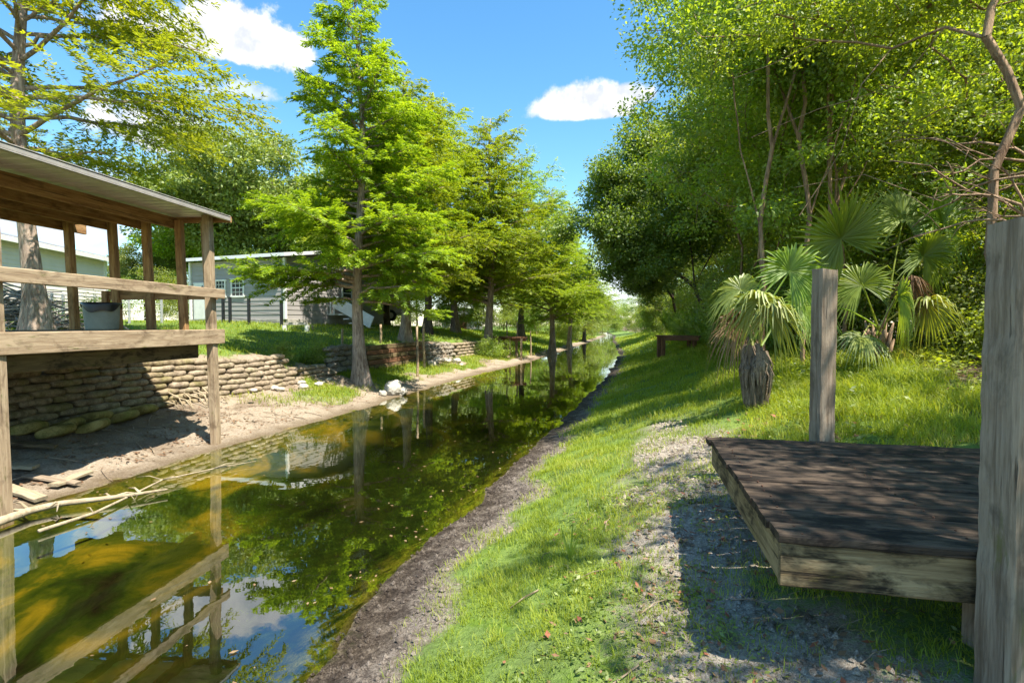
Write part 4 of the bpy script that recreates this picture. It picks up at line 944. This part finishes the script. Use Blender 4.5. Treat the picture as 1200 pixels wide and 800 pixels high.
# ------------------------------------------------------------------ buildings across the lawn
def siding(p0, p1, z0, z1, mat, nm, parent, lap=.2, th=.12):
    p0, p1 = Vector((p0[0], p0[1], 0)), Vector((p1[0], p1[1], 0)); d = (p1 - p0).normalized(); nrm = Vector((d.y, -d.x, 0)); V = []; Fq = []
    n = max(1, round((z1 - z0) / lap)); h = (z1 - z0) / n
    pr_ = []
    for k in range(n): pr_ += [(.022, z0 + k * h), (.003, z0 + (k + 1) * h - .002)]
    pr_ += [(-th, z1), (-th, z0)]
    for q in (p0, p1):
        for o_, z in pr_: V.append(q + nrm * o_ + Vector((0, 0, z)))
    m_ = len(pr_)
    for k in range(m_): Fq.append((k, k + m_, (k + 1) % m_ + m_, (k + 1) % m_))
    Fq += [tuple(range(m_ - 1, -1, -1)), tuple(range(m_, 2 * m_))]
    return obj(nm, newmesh(nm, V, Fq, mat), parent), d, nrm
def bx(nm, p0, p1, w, h, mat, parent, up=(0, 0, 1)):
    M, L = frame(p0, p1, up); mb = MB(); mb.box((0, 0, 0), (L, w, h), ch=.004); return mb.build(nm, mat, parent, M)
GREYS = plain('grey_siding', (.31, .29, .275), .6, .06, 1.2); WSIDE = plain('white_siding', (.69, .62, .59), .55, .05, 1.2); CONC = plain('concrete_block', (.36, .34, .30), .9, .3, 2.5, .2, .4)
GLASS = plain('window_glass', (.03, .035, .04), .08, .2, 2, .6); ROOFW = plain('white_roof', (.74, .74, .72), .45, .05, 2); BLACK = plain('black_metal', (.015, .015, .017), .45, .2, 8, .4); ROOFG = plain('grey_roof', (.20, .21, .22), .7, .2, 3)
C0 = Vector((X_(335, 22), 22, 0)); Lf = Vector((X_(225, 23.9), 23.9, 0)); fd = (Lf - C0).normalized(); back = Vector((-fd.y, fd.x, 0)); back = back if back.y > 0 else -back
zb, zt = 2.12, 4.66
hs_ = thing('grey_house', 'grey sided house with white roof edge and two small windows on the lawn', 'house', (C0 + (Lf - C0) / 2 + back * 3.5) * 1 + Vector((0, 0, gz(C0.x, C0.y))))
R0 = C0 + back * 7; L0 = Lf + back * 7
siding(Lf, C0, zb, zt, GREYS, 'wall', hs_); siding(C0, R0, zb, zt, GREYS, 'wall', hs_); siding(L0, Lf, zb, zt, GREYS, 'wall', hs_); siding(R0, L0, zb, zt, GREYS, 'wall', hs_)
for a, b in ((Lf, C0), (C0, R0)):
    d = (b - a).normalized(); bx('foundation', a + Vector((0, 0, 1.83)) + d * .06, b + Vector((0, 0, 1.83)) - d * .06, .14, .58, CONC, hs_)
for q in (C0, Lf): bx('corner_trim', q + Vector((.0, -.03, zb)), q + Vector((0, -.03, zt)), .11, .11, WHITE, hs_, fd)
# roof, low gable with ridge along the front
rw = .35; V = []
for q, dd in ((C0 - fd * .3, 0), (Lf + fd * .3, 0)):
    for s_, z in ((-rw, zt + .02), (3.5, zt + .62), (7 + rw, zt + .02)): V += [q + back * s_ + Vector((0, 0, z)), q + back * s_ + Vector((0, 0, z + .14))]
mb = MB(); mb.add(V, [(1, 3, 9, 7), (3, 5, 11, 9), (0, 6, 8, 2), (2, 8, 10, 4), (0, 1, 7, 6), (4, 10, 11, 5), (0, 2, 3, 1), (2, 4, 5, 3), (6, 7, 9, 8), (8, 9, 11, 10)]); mb.build('roof', ROOFW, hs_)
gb = MB(); 
for q in (C0, Lf): gb.add([q + Vector((0, 0, zt)), q + back * 7 + Vector((0, 0, zt)), q + back * 3.5 + Vector((0, 0, zt + .6))], [(0, 1, 2)])
gb.build('gable', GREYS, hs_)
def window(house, a, b, z0, z1, nrm, rowsn=4, cols=3):
    a, b = Vector(a), Vector(b); d = (b - a).normalized(); o_ = nrm * .035; c_ = (a + b) / 2; w = (b - a).length
    up = Vector((0, 0, 1)); M = Matrix((d, -nrm, up)).transposed().to_4x4(); M.translation = c_ + o_ + up * ((z0 + z1) / 2); h = z1 - z0; mb = MB()
    for z in (-h / 2, h / 2): mb.box((0, 0, z), (w + .14, .05, .075), ch=.004)
    vb = MB()
    for x in (-w / 2, w / 2): mb.box((x, .003, 0), (.07, .045, h - .077), ch=.004)
    for k in range(1, rowsn): mb.box((0, .006, -h / 2 + h * k / rowsn), (w - .075, .03, .045 if k == rowsn // 2 else .02), ch=.002)
    for k in range(1, cols): mb.box((-w / 2 + w * k / cols, .010, 0), (.02, .03, h - .08), ch=.002)
    f = mb.build('window', WHITE, house, M); pb_ = MB(); pb_.box((0, .018, 0), (w, .012, h), ch=.001); pb_.build('pane', GLASS, f, M)
fn = -back
fpos = lambda px: C0 + fd * (((C0.x - 0) * 1 - 0) * 0) + fd * ((lambda u: u)(((px - 600) / F * C0.y - C0.x) / (fd.x - (px - 600) / F * fd.y)))
window(hs_, fpos(254.5), fpos(265.5), 3.10, 3.82, fn); window(hs_, fpos(273), fpos(287), 3.10, 3.85, fn)
dr_ = bx('door', fpos(229.5) + fn * .05 + Vector((0, 0, 2.94)), fpos(243) + fn * .05 + Vector((0, 0, 2.94)), .05, 1.62, WHITE, hs_)
pc = fpos(240) + fn * .085 + Vector((0, 0, 3.48)); mb = MB(); mb.add([pc + fd * -.12, pc + Vector((0, 0, -.16)), pc + fd * .12, pc + Vector((0, 0, .16))], [(0, 1, 2, 3)]); mb.build('window', GLASS, dr_)
sn = Vector((-fd.x, -fd.y, 0)); window(hs_, C0 + back * 3.6, C0 + back * 4.3, 3.0, 3.8, sn, 2, 1)
# entry steps with white sloped stringer boards
p = C0 + back * 3.2 + sn * .7; st_ = thing('entry_steps', 'white entry steps with sloped side panel against the grey house', 'steps', (p.x, p.y, gz(p.x, p.y)))
for k in range(4):
    c_ = p + back * -.1 * 0 + sn * (.30 * k) ; M, L = frame(c_ + back * -.6 + Vector((0, 0, 2.5 - .2 * k - .3)), c_ + back * .6 + Vector((0, 0, 2.5 - .2 * k - .3))); mb = MB(); mb.box((0, 0, .15), (1.2, .3, .05)); mb.build('tread', WHITE, st_, M)
bx('side_panel', p + back * -.66 + Vector((0, 0, 2.95)) - sn * .3, p + back * -.66 + sn * 1.75 + Vector((0, 0, 1.98)), .05, .55, WHITE, st_)
for k in range(5): q = p + back * -.66 - sn * (.3 + .2 * k); bx('baluster', q + Vector((0, 0, 2.35)), q + Vector((0, 0, 3.1)), .05, .05, WHITE, st_, (1, 0, 0))
bx('landing', p - sn * .7 + back * -.6 + Vector((0, 0, 2.36)), p - sn * .7 + back * .6 + Vector((0, 0, 2.36)), .8, .08, WHITE, st_)
# white house far left
z0, z1 = 2.05, 5.0; Q1 = Vector((X_(124, 26), 26, 0)); Q0 = Vector((X_(-60, 17.3), 17.3, 0)); d = (Q1 - Q0).normalized(); nb = Vector((-d.y, d.x, 0))
wh = thing('white_house', 'long white sided house with dark roof edge behind the deck', 'house', ((Q0 + Q1) / 2 + nb * 3) + Vector((0, 0, 2)))
siding(Q0, Q1, z0, z1, WSIDE, 'wall', wh, .16); siding(Q1, Q1 + nb * 6, z0, z1, WSIDE, 'wall', wh, .16); bx('corner_trim', Q1 + Vector((0, 0, z0)), Q1 + Vector((0, 0, z1)), .16, .16, WHITE, wh, d)
V = []
for q in (Q0 - d * .3, Q1 + d * .3):
    for s_, z in ((-.35, z1), (3, z1 + .8), (6.3, z1)): V += [q + nb * s_ + Vector((0, 0, z)), q + nb * s_ + Vector((0, 0, z + .16))]
mb = MB(); mb.add(V, [(1, 3, 9, 7), (3, 5, 11, 9), (0, 6, 8, 2), (2, 8, 10, 4), (0, 2, 3, 1), (2, 4, 5, 3), (6, 7, 9, 8), (8, 9, 11, 10), (4, 10, 11, 5)]); rr = mb.build('roof', ROOFG, wh)
mb = MB(); M, L = frame(Q0 - nb * .36 + Vector((0, 0, z1 + .04)), Q1 - nb * .36 + d * .3 + Vector((0, 0, z1 + .04))); mb.box((0, 0, 0), (L, .05, .2)); mb.build('fascia', WHITE, rr, M)
gm = MB(); gm.add([Q1 + Vector((0, 0, z1)), Q1 + nb * 6 + Vector((0, 0, z1)), Q1 + nb * 3 + Vector((0, 0, z1 + .78))], [(0, 1, 2)]); gm.build('gable', WSIDE, wh)
# white camper trailer behind the cypresses
a = gp(405, 30) + Vector((0, 0, .45)); b = gp(474, 31) + Vector((0, 0, .45)); b.z = a.z = 2.45; tr_ = thing('camper_trailer', 'white box camper trailer parked behind the cypress trunks', 'trailer', ((a + b) / 2).xy.to_3d() + Vector((0, 0, 2)))
M, L = frame(a + Vector((0, 1.1, 1.1)), b + Vector((0, 1.1, 1.1))); mb = MB(); mb.box((0, 0, 0), (L, 2.2, 2.2), ch=.15); mb.build('body', WSIDE, tr_, M)
bx('stripe', a + Vector((.1, -.02, .5)), b + Vector((-.1, -.02, .5)), .02, .12, GREYS, tr_); bx('window', a.lerp(b, .2) + Vector((0, -.02, 1.35)), a.lerp(b, .42) + Vector((0, -.02, 1.35)), .02, .5, GLASS, tr_)
for q in (.62, .76):
    c_ = a.lerp(b, q); mb = MB(); mb.tube([Vector((c_.x, c_.y - .06, 2.42)), Vector((c_.x, c_.y + .15, 2.42))], .33, 20); w = mb.build('wheel', BLACK, tr_); mb = MB(); mb.tube([Vector((c_.x, c_.y - .08, 2.42)), Vector((c_.x, c_.y - .05, 2.42))], .18, 16); mb.build('rim', WHITE, w)
# far shed
a, b = gp(518, 67), gp(552, 68); sh = thing('white_shed', 'low white shed glimpsed beyond the lawn between the trunks', 'shed', (a + b) / 2)
siding(a, b, a.z - .2, a.z + 2.1, WSIDE, 'wall', sh); siding(b, b + Vector((1.2, 4, 0)), a.z - .2, a.z + 2.1, WSIDE, 'wall', sh); M, L = frame(a + Vector((-.3, 2, 2.2)), b + Vector((.3, 2, 2.2))); mb = MB(); mb.add([(-L / 2, -2.4, -.1), (L / 2, -2.4, -.1), (L / 2, 2.4, -.1), (-L / 2, 2.4, -.1), (-L / 2, 0, .8), (L / 2, 0, .8)], [(0, 1, 5, 4), (2, 3, 4, 5), (0, 4, 3), (1, 2, 5), (3, 2, 1, 0)]); mb.build('roof', ROOFG, sh, M)
bx('door', a.lerp(b, .6) + Vector((0, -.05, .95)), a.lerp(b, .85) + Vector((0, -.05, .95)), .04, 1.8, WOOD_BROWN, sh)
# black metal fence by the grey house and pale wire fence by the white one
def fence(name, label, pts, h, mat, r, rails):
    b0 = gp(*pts[0]); f = thing(name, label, 'fence', b0); P = [gp(*q) for q in pts]
    for p in P: bx('post', p - Vector((0, 0, .2)), p + Vector((0, 0, h)), r * 2, r * 2, mat, f, (1, 0, 0))
    for z in rails:
        mb = MB()
        for a, b in zip(P[:-1], P[1:]): mb.tube([a + Vector((0, -.03, z)), b + Vector((0, -.03, z))], .012, 5)
        mb.build('wire', mat, f)
fence('metal_fence', 'black metal posts with thin wires in front of the grey house', [(262, 20.2), (270, 20), (292, 19.9), (330, 20.3)], 1.0, BLACK, .045, (.2, .5, .8))
PALE = plain('pale_fence', (.34, .35, .34), .5, .1, 5)
fence('wire_fence', 'pale wire fence on the lawn in front of the white house', [(40, 16.5), (51, 16.6), (62, 16.7), (75, 16.8), (112, 17.2), (152, 18), (190, 18.6)], .95, PALE, .03, (.2, .45, .7, .9))
# low white parking rail on the lawn
p0, p1 = gp(333, 19.2), gp(361, 19.4); lr = thing('low_rail', 'low whitewashed rail on short posts at the lawn edge', 'rail', p0); zr = max(p0.z, p1.z) + .22
bx('top_rail', Vector((p0.x, p0.y, zr)), Vector((p1.x, p1.y, zr)), .14, .09, CONC, lr)
for q in (.04, .96): c_ = p0.lerp(p1, q); bx('post', Vector((c_.x, c_.y, c_.z - .2)), Vector((c_.x, c_.y, zr - .047)), .13, .13, WHITE, lr, (1, 0, 0))

# brush pile beside the old cypress
mb = MB(); rs2 = random.Random(77); c0 = gp(28, 12.2); 
for k in range(230):
    a = Vector((rs2.gauss(0, .75), rs2.gauss(0, .5), 0)); h = max(.03, .95 * math.exp(-(a.x / 1.0) ** 2 - (a.y / .8) ** 2)) * rs2.uniform(.1, 1); an = rs2.gauss(-.2, .7); L = rs2.uniform(.5, 1.7)
    d = Vector((math.cos(an), math.sin(an), rs2.gauss(-.12, .25))) * L / 2; c_ = c0 + a; c_.z = gz(c_.x, c_.y) + h; r = rs2.uniform(.008, .03)
    mb.tube([c_ - d, c_ + Vector((0, 0, rs2.uniform(-.05, .05))), c_ + d], [r, r * .9, r * .5], 5)
tag(mb.build('brush_pile', bark('dry_sticks', (.20, .16, .12), (.48, .42, .35), 2), None, None, True), 'heap of dry grey branches beside the cypress trunk behind the deck', 'brush pile')
# debris on the left bank
def deb(px0, py0, px1, py1, w, th, mat, label, lift=.05):
    a, b = onland(px0, py0), onland(px1, py1); a.z = max(a.z, 0) + lift; b.z = max(b.z, 0) + lift; M, L = frame(a, b); mb = MB(); mb.box((0, 0, 0), (L, w, th), segs=8, jit=.004, rng=BR); tag(mb.build('loose_board', mat, None, M), label, 'board')
deb(-12, 521, 66, 527, .14, .04, WOOD_MOSS, 'mossy grey board lying highest on the bank under the deck')
deb(-10, 549, 42, 552, .15, .04, WOOD_PALE, 'pale yellow board lying flat at the left edge of the bank')
deb(-10, 569, 48, 590, .13, .04, WOOD_PALE, 'pale board slanting down the bank toward the water at left edge')
deb(62, 574, 104, 557, .12, .035, WOOD_PALE, 'short pale board pointing up from the waterline below the deck')
deb(30, 562, 92, 571, .10, .03, WOOD_GREY, 'grey splintered board lying beside the short pale board')
def branch(pts, r, label, z=.05):
    P = [gxy(px, py, z) for px, py in pts]; mb = MB(); n = len(P); mb.tube(P, [r * (1 - .75 * i / (n - 1)) for i in range(n)], 7)
    for k in range(1, n - 1):
        for j in range(2): e_ = P[k] + Vector((rs.uniform(-.35, .35), rs.uniform(-.2, .4), rs.uniform(-.06, .06))); mb.tube([P[k], P[k].lerp(e_, .5) + Vector((0, 0, .03)), e_], [r * .4, r * .25, r * .1], 4)
    tag(mb.build('fallen_branch', WOOD_PALE, None, None, True), label, 'branch')
branch([(-8, 613), (35, 598), (70, 590), (130, 583), (165, 578), (196, 573)], .045, 'thick pale fallen branch lying in the shallows at the left edge', .06)
branch([(45, 622), (110, 601), (150, 582), (190, 562), (250, 549), (300, 540)], .018, 'long thin branch reaching across the shallows to the deck post', .04)
# exposed roots below the wall
rp = onland(198, 482); mb = MB()
for k in range(11):
    x, _ = wallpos(9.5 + k * .1, 2.12); y = 9.5 + k * .1; h = rs.uniform(.12, .34); a = Vector((x - .12, y, gz(x, y) + h)); b = Vector((x + rs.uniform(.05, .3), y + rs.uniform(-.15, .15), gz(x + .2, y) - .04)); mb.tube([a, a.lerp(b, .4) + Vector((.06, 0, .05)), b], [.016, .012, .006], 6)
tag(mb.build('exposed_roots', WOOD_PALE, None, None, True), 'cluster of bare pale roots at the foot of the sandbag wall', 'roots')

# ------------------------------------------------------------------ grass, weeds, litter
rg = np.random.RandomState(7)
def scatter(x0, x1, y0, y1, dens, rel=True):
    n = int((x1 - x0) * (y1 - y0) * dens); y = rg.uniform(y0, y1, n); d = rg.uniform(x0, x1, n); return d, y
def blades(x, y, h, w, lean=.5, seg=2):
    n = len(x); z = height(x, y) - .01; P = np.stack([x, y, z], 1); a = rg.uniform(0, 6.283, n); f = np.stack([np.cos(a), np.sin(a), a * 0], 1); b = a + rg.normal(1.57, .5, n)
    ld = np.stack([np.cos(b), np.sin(b), a * 0], 1) * (h * lean * rg.uniform(.2, 1.3, n))[:, None]; hz = np.array([0, 0, 1.]) * h[:, None]; s = f * (w / 2)[:, None]
    m_ = P + hz * .55 + ld * .35; t_ = P + hz * (1 - .25 * lean) + ld
    V = np.stack([P - s, P + s, m_ + s * .8, m_ - s * .8, t_ + s * .12, t_ - s * .12], 1).reshape(-1, 3); I_ = np.arange(n)[:, None] * 6
    return V, np.concatenate([np.concatenate([I_ + 0, I_ + 1, I_ + 2, I_ + 3], 1), np.concatenate([I_ + 3, I_ + 2, I_ + 4, I_ + 5], 1)])
Vs = []; Fs = []; nb_ = 0
for (d0, d1, y0, y1, dens, hh, ww) in [(.3, 4.2, .9, 4, 9500, .055, .0034), (.3, 5.5, 4, 7.5, 4200, .07, .0046), (.3, 6.5, 7.5, 13, 1500, .10, .008), (.2, 7.5, 13, 26, 420, .14, .016), (.2, 7, 26, 70, 60, .18, .04)]:
    d, y = scatter(d0, d1, y0, y1, dens); x = XR(y) + d; g = masks(x, y)[0]; cl = fbm(x * 4.5, y * 4.5, 91); k = rg.rand(len(x)) < g * np.clip((cl - .30) / .25, .06, 1); x, y, d = x[k], y[k], d[k]
    tall = np.clip((d - 2.6) / 1.2, 0, 1) * np.clip((y - 3.8) / 1.5, 0, 1); h = hh * (1 + 1.6 * tall) * rg.uniform(.5, 1.4, len(x)); V, q = blades(x, y, h, ww * rg.uniform(.7, 1.3, len(x)) * (1 + tall * .4), .75); Vs.append(V); Fs.append(q + nb_); nb_ += len(V)
o = obj('grass', npmesh('grass', np.concatenate(Vs), np.concatenate(Fs), GRASS)); struct(o, 'stuff'); tag(o, 'soft short green grass covering the right bank', 'grass')
Vs = []; Fs = []; nb_ = 0
for (d0, d1, y0, y1, dens, hh, ww) in [(.6, 2.4, 9, 17, 1300, .11, .010), (.6, 2.4, 17, 30, 420, .14, .016), (2.5, 9, 7, 18, 260, .11, .012), (2.5, 12, 18, 34, 90, .13, .022), (.3, 8, 30, 75, 45, .18, .05)]:
    d, y = scatter(d0, d1, y0, y1, dens); x = XL(y) - d; g = masks(x, y)[0]; k = rg.rand(len(x)) < g; x, y = x[k], y[k]; h = hh * rg.uniform(.4, 1.4, len(x)); V, q = blades(x, y, h, ww * rg.uniform(.7, 1.3, len(x)), .7); Vs.append(V); Fs.append(q + nb_); nb_ += len(V)
o = obj('grass', npmesh('lawn', np.concatenate(Vs), np.concatenate(Fs), GRASS)); struct(o, 'stuff'); tag(o, 'sunlit lawn and grass tufts on the far bank', 'grass')
# broad leaved weeds under the wood edge
def rosettes(x, y, r, nl, h):
    n = len(x); P = np.repeat(np.stack([x, y, height(x, y)], 1), nl, 0); a = rg.uniform(0, 6.28, n * nl); rr = np.repeat(r, nl) * rg.uniform(.3, 1.1, n * nl); hh = np.repeat(h, nl) * rg.uniform(.2, 1.1, n * nl)
    D_ = np.stack([np.cos(a), np.sin(a), rg.normal(0, .3, n * nl)], 1); P = P + D_ * (rr * .6)[:, None] * [1, 1, 0] + np.array([0, 0, 1]) * hh[:, None]; Nn = unit(rg.normal(0, .4, (n * nl, 3)) + [0, 0, 1]); L = rr * .62
    return leaf_verts(P, unit(D_), Nn, L, L * .5)
Vs = []
for (d0, d1, y0, y1, dens, r0, h0) in [(.7, 2.4, 1, 6, 26, .035, .05), (1.3, 5.2, .9, 4.5, 170, .05, .045), (3.0, 6.5, 4.2, 8, 34, .11, .14), (3.8, 7.5, 6.5, 12, 16, .17, .26), (3.6, 7, 12, 24, 5, .26, .35)]:
    d, y = scatter(d0, d1, y0, y1, dens); x = XR(y) + d; n_ = fbm(x * 1.6, y * 1.6, 55); k = n_ > .44; x, y = x[k], y[k]; Vs.append(rosettes(x, y, r0 * rg.uniform(.5, 1.3, len(x)), 11, h0 * rg.uniform(.3, 1.2, len(x))))
o = obj('ground_cover', leaf_mesh('ground_cover', np.concatenate(Vs), LEAF_BUSH)); struct(o, 'stuff'); tag(o, 'low broad leaved weeds carpeting the ground under the wood edge', 'weeds')
def fallen(x, y, L):
    n = len(x); P = np.stack([x, y, height(x, y) + rg.uniform(.006, .03, n)], 1); a = rg.uniform(0, 6.28, n); D_ = unit(np.stack([np.cos(a), np.sin(a), rg.normal(0, .25, n)], 1)); Nn = unit(rg.normal(0, .35, (n, 3)) + [0, 0, 1]); return leaf_verts(P, D_, Nn, L, L * rg.uniform(.35, .6, n))
Vs = []
for (d0, d1, y0, y1, dens, L) in [(1.1, 5, .9, 4.5, 230, .042), (2.6, 6.5, 4.5, 9, 60, .07), (3.8, 9, 6, 14, 45, .10)]:
    d, y = scatter(d0, d1, y0, y1, dens); x = XR(y) + d; n_ = fbm(x * 1.1, y * 1.1, 66); k = rg.rand(len(x)) < np.clip((n_ - .35) / .2, .1, 1) * np.clip((d - 1.0) / 1.4, .12, 1); x, y = x[k], y[k]; Vs.append(fallen(x, y, L * rg.uniform(.5, 1.3, len(x))))
o = obj('leaf_litter', leaf_mesh('leaf_litter', np.concatenate(Vs), LITTER)); struct(o, 'stuff'); tag(o, 'scattered brown and reddish fallen leaves on the right bank', 'leaves')
d, y = scatter(.25, 2.5, 5, 16, 260); x = XL(y) - d; k = rg.rand(len(x)) < .2 + .8 * np.clip((fbm(x * 1.7, y * 1.7, 23) - .42) / .2, 0, 1) * (y < 10.5); x, y = x[k], y[k]
o = obj('leaf_litter', leaf_mesh('bank_debris', fallen(x, y, .05 * rg.uniform(.4, 1.6, len(x))), LEAF_DEAD)); struct(o, 'stuff'); tag(o, 'dry brown leaf debris on the bare bank under the deck', 'leaves')
y = rg.uniform(2.5, 16, 520); q = np.where(rg.rand(520) < .6, rg.rand(520) ** 2 * .35, 1 - rg.rand(520) ** 2 * .35); x = XL(y) + (XR(y) - XL(y)) * (.02 + .96 * q); k = fbm(x * 1.2, y * .7, 77) > .45; x, y = x[k], y[k]; n = len(x); a = rg.uniform(0, 6.28, n)
P = np.stack([x, y, np.full(n, .008)], 1); L = .045 * rg.uniform(.3, 1.3, n)
o = obj('floating_leaves', leaf_mesh('floating_leaves', leaf_verts(P, np.stack([np.cos(a), np.sin(a), a * 0], 1), np.tile([0, 0, 1.], (n, 1)), L, L * .5), LEAF_DEAD)); struct(o, 'stuff'); tag(o, 'small dead leaves floating on the canal water', 'leaves')
# pebbly clods on mud and sand
d, y = scatter(.0, 3.0, .9, 8, 900); x = XR(y) + d; k = masks(x, y)[0] < .5; x, y = x[k], y[k]; n = len(x); r = .004 + .022 * rg.rand(n) ** 3; c_ = np.stack([x, y, height(x, y) + r * .2], 1)
oc = np.array([[1, 0, 0], [0, 1, 0], [-1, 0, 0], [0, -1, 0], [0, 0, 1]]); V = (c_[:, None] + oc[None] * (r[:, None] * rg.uniform(.6, 1.3, (n, 5)))[:, :, None]).reshape(-1, 3); I_ = np.arange(n)[:, None] * 5; FA = np.concatenate([np.concatenate([I_ + a, I_ + b, I_ + 4], 1) for a, b in ((0, 1), (1, 2), (2, 3), (3, 0))])
o = obj('soil_crumbs', npmesh('soil_crumbs', V, FA, GROUND)); struct(o, 'stuff'); tag(o, 'loose crumbs of soil and sand on the trodden right bank', 'soil')
me = o.data
for nm, a in zip(('grass', 'mud', 'wood', 'left'), masks(V[:, 0], V[:, 1])):
    at_ = me.attributes.new(nm, 'FLOAT', 'POINT'); at_.data.foreach_set('value', np.ascontiguousarray(a if nm != 'grass' else a * 0, np.float32))
mb = MB()
for k in range(150):
    if k < 80: y = rs.uniform(1.2, 6); d = rs.uniform(1.2, 4.2); x = float(XR(y)) + d
    else: y = rs.uniform(5.2, 11); d = rs.uniform(.4, 2.3); x = float(XL(y)) - d
    an = rs.uniform(0, 6.28); L = rs.uniform(.06, .32) * (1 if k < 80 else 1.6); p = Vector((x, y, gz(x, y) + .008)); q = p + Vector((math.cos(an) * L, math.sin(an) * L, 0)); q.z = gz(q.x, q.y) + .012
    r = rs.uniform(.0018, .005) * (1 if k < 80 else 2); mb.tube([p, p.lerp(q, .5) + Vector((rs.uniform(-.02, .02), rs.uniform(-.02, .02), .01)), q], [r, r * .9, r * .5], 5)
o = mb.build('twig_litter', WOOD_GREY); struct(o, 'stuff'); tag(o, 'thin dry twigs scattered over the bare soil of both banks', 'twigs')
# lone sprig on the bank
p = onland(668, 655); mb = MB()
for k, (dx, dy, h) in enumerate([(.02, 0, .26), (-.06, .02, .22), (.07, .03, .17), (-.02, -.04, .13)]):
    e_ = p + Vector((dx, dy, h)); w = Vector((.006, .002, 0)); mb.add([p - w, p + w, p.lerp(e_, .6) + w * 1.2, p.lerp(e_, .6) - w * 1.2, e_], [(0, 1, 2, 3), (3, 2, 4)])
tag(mb.build('weed_sprig', LEAF_BUSH), 'single upright weed sprig on the mossy grass of the near bank', 'weed')
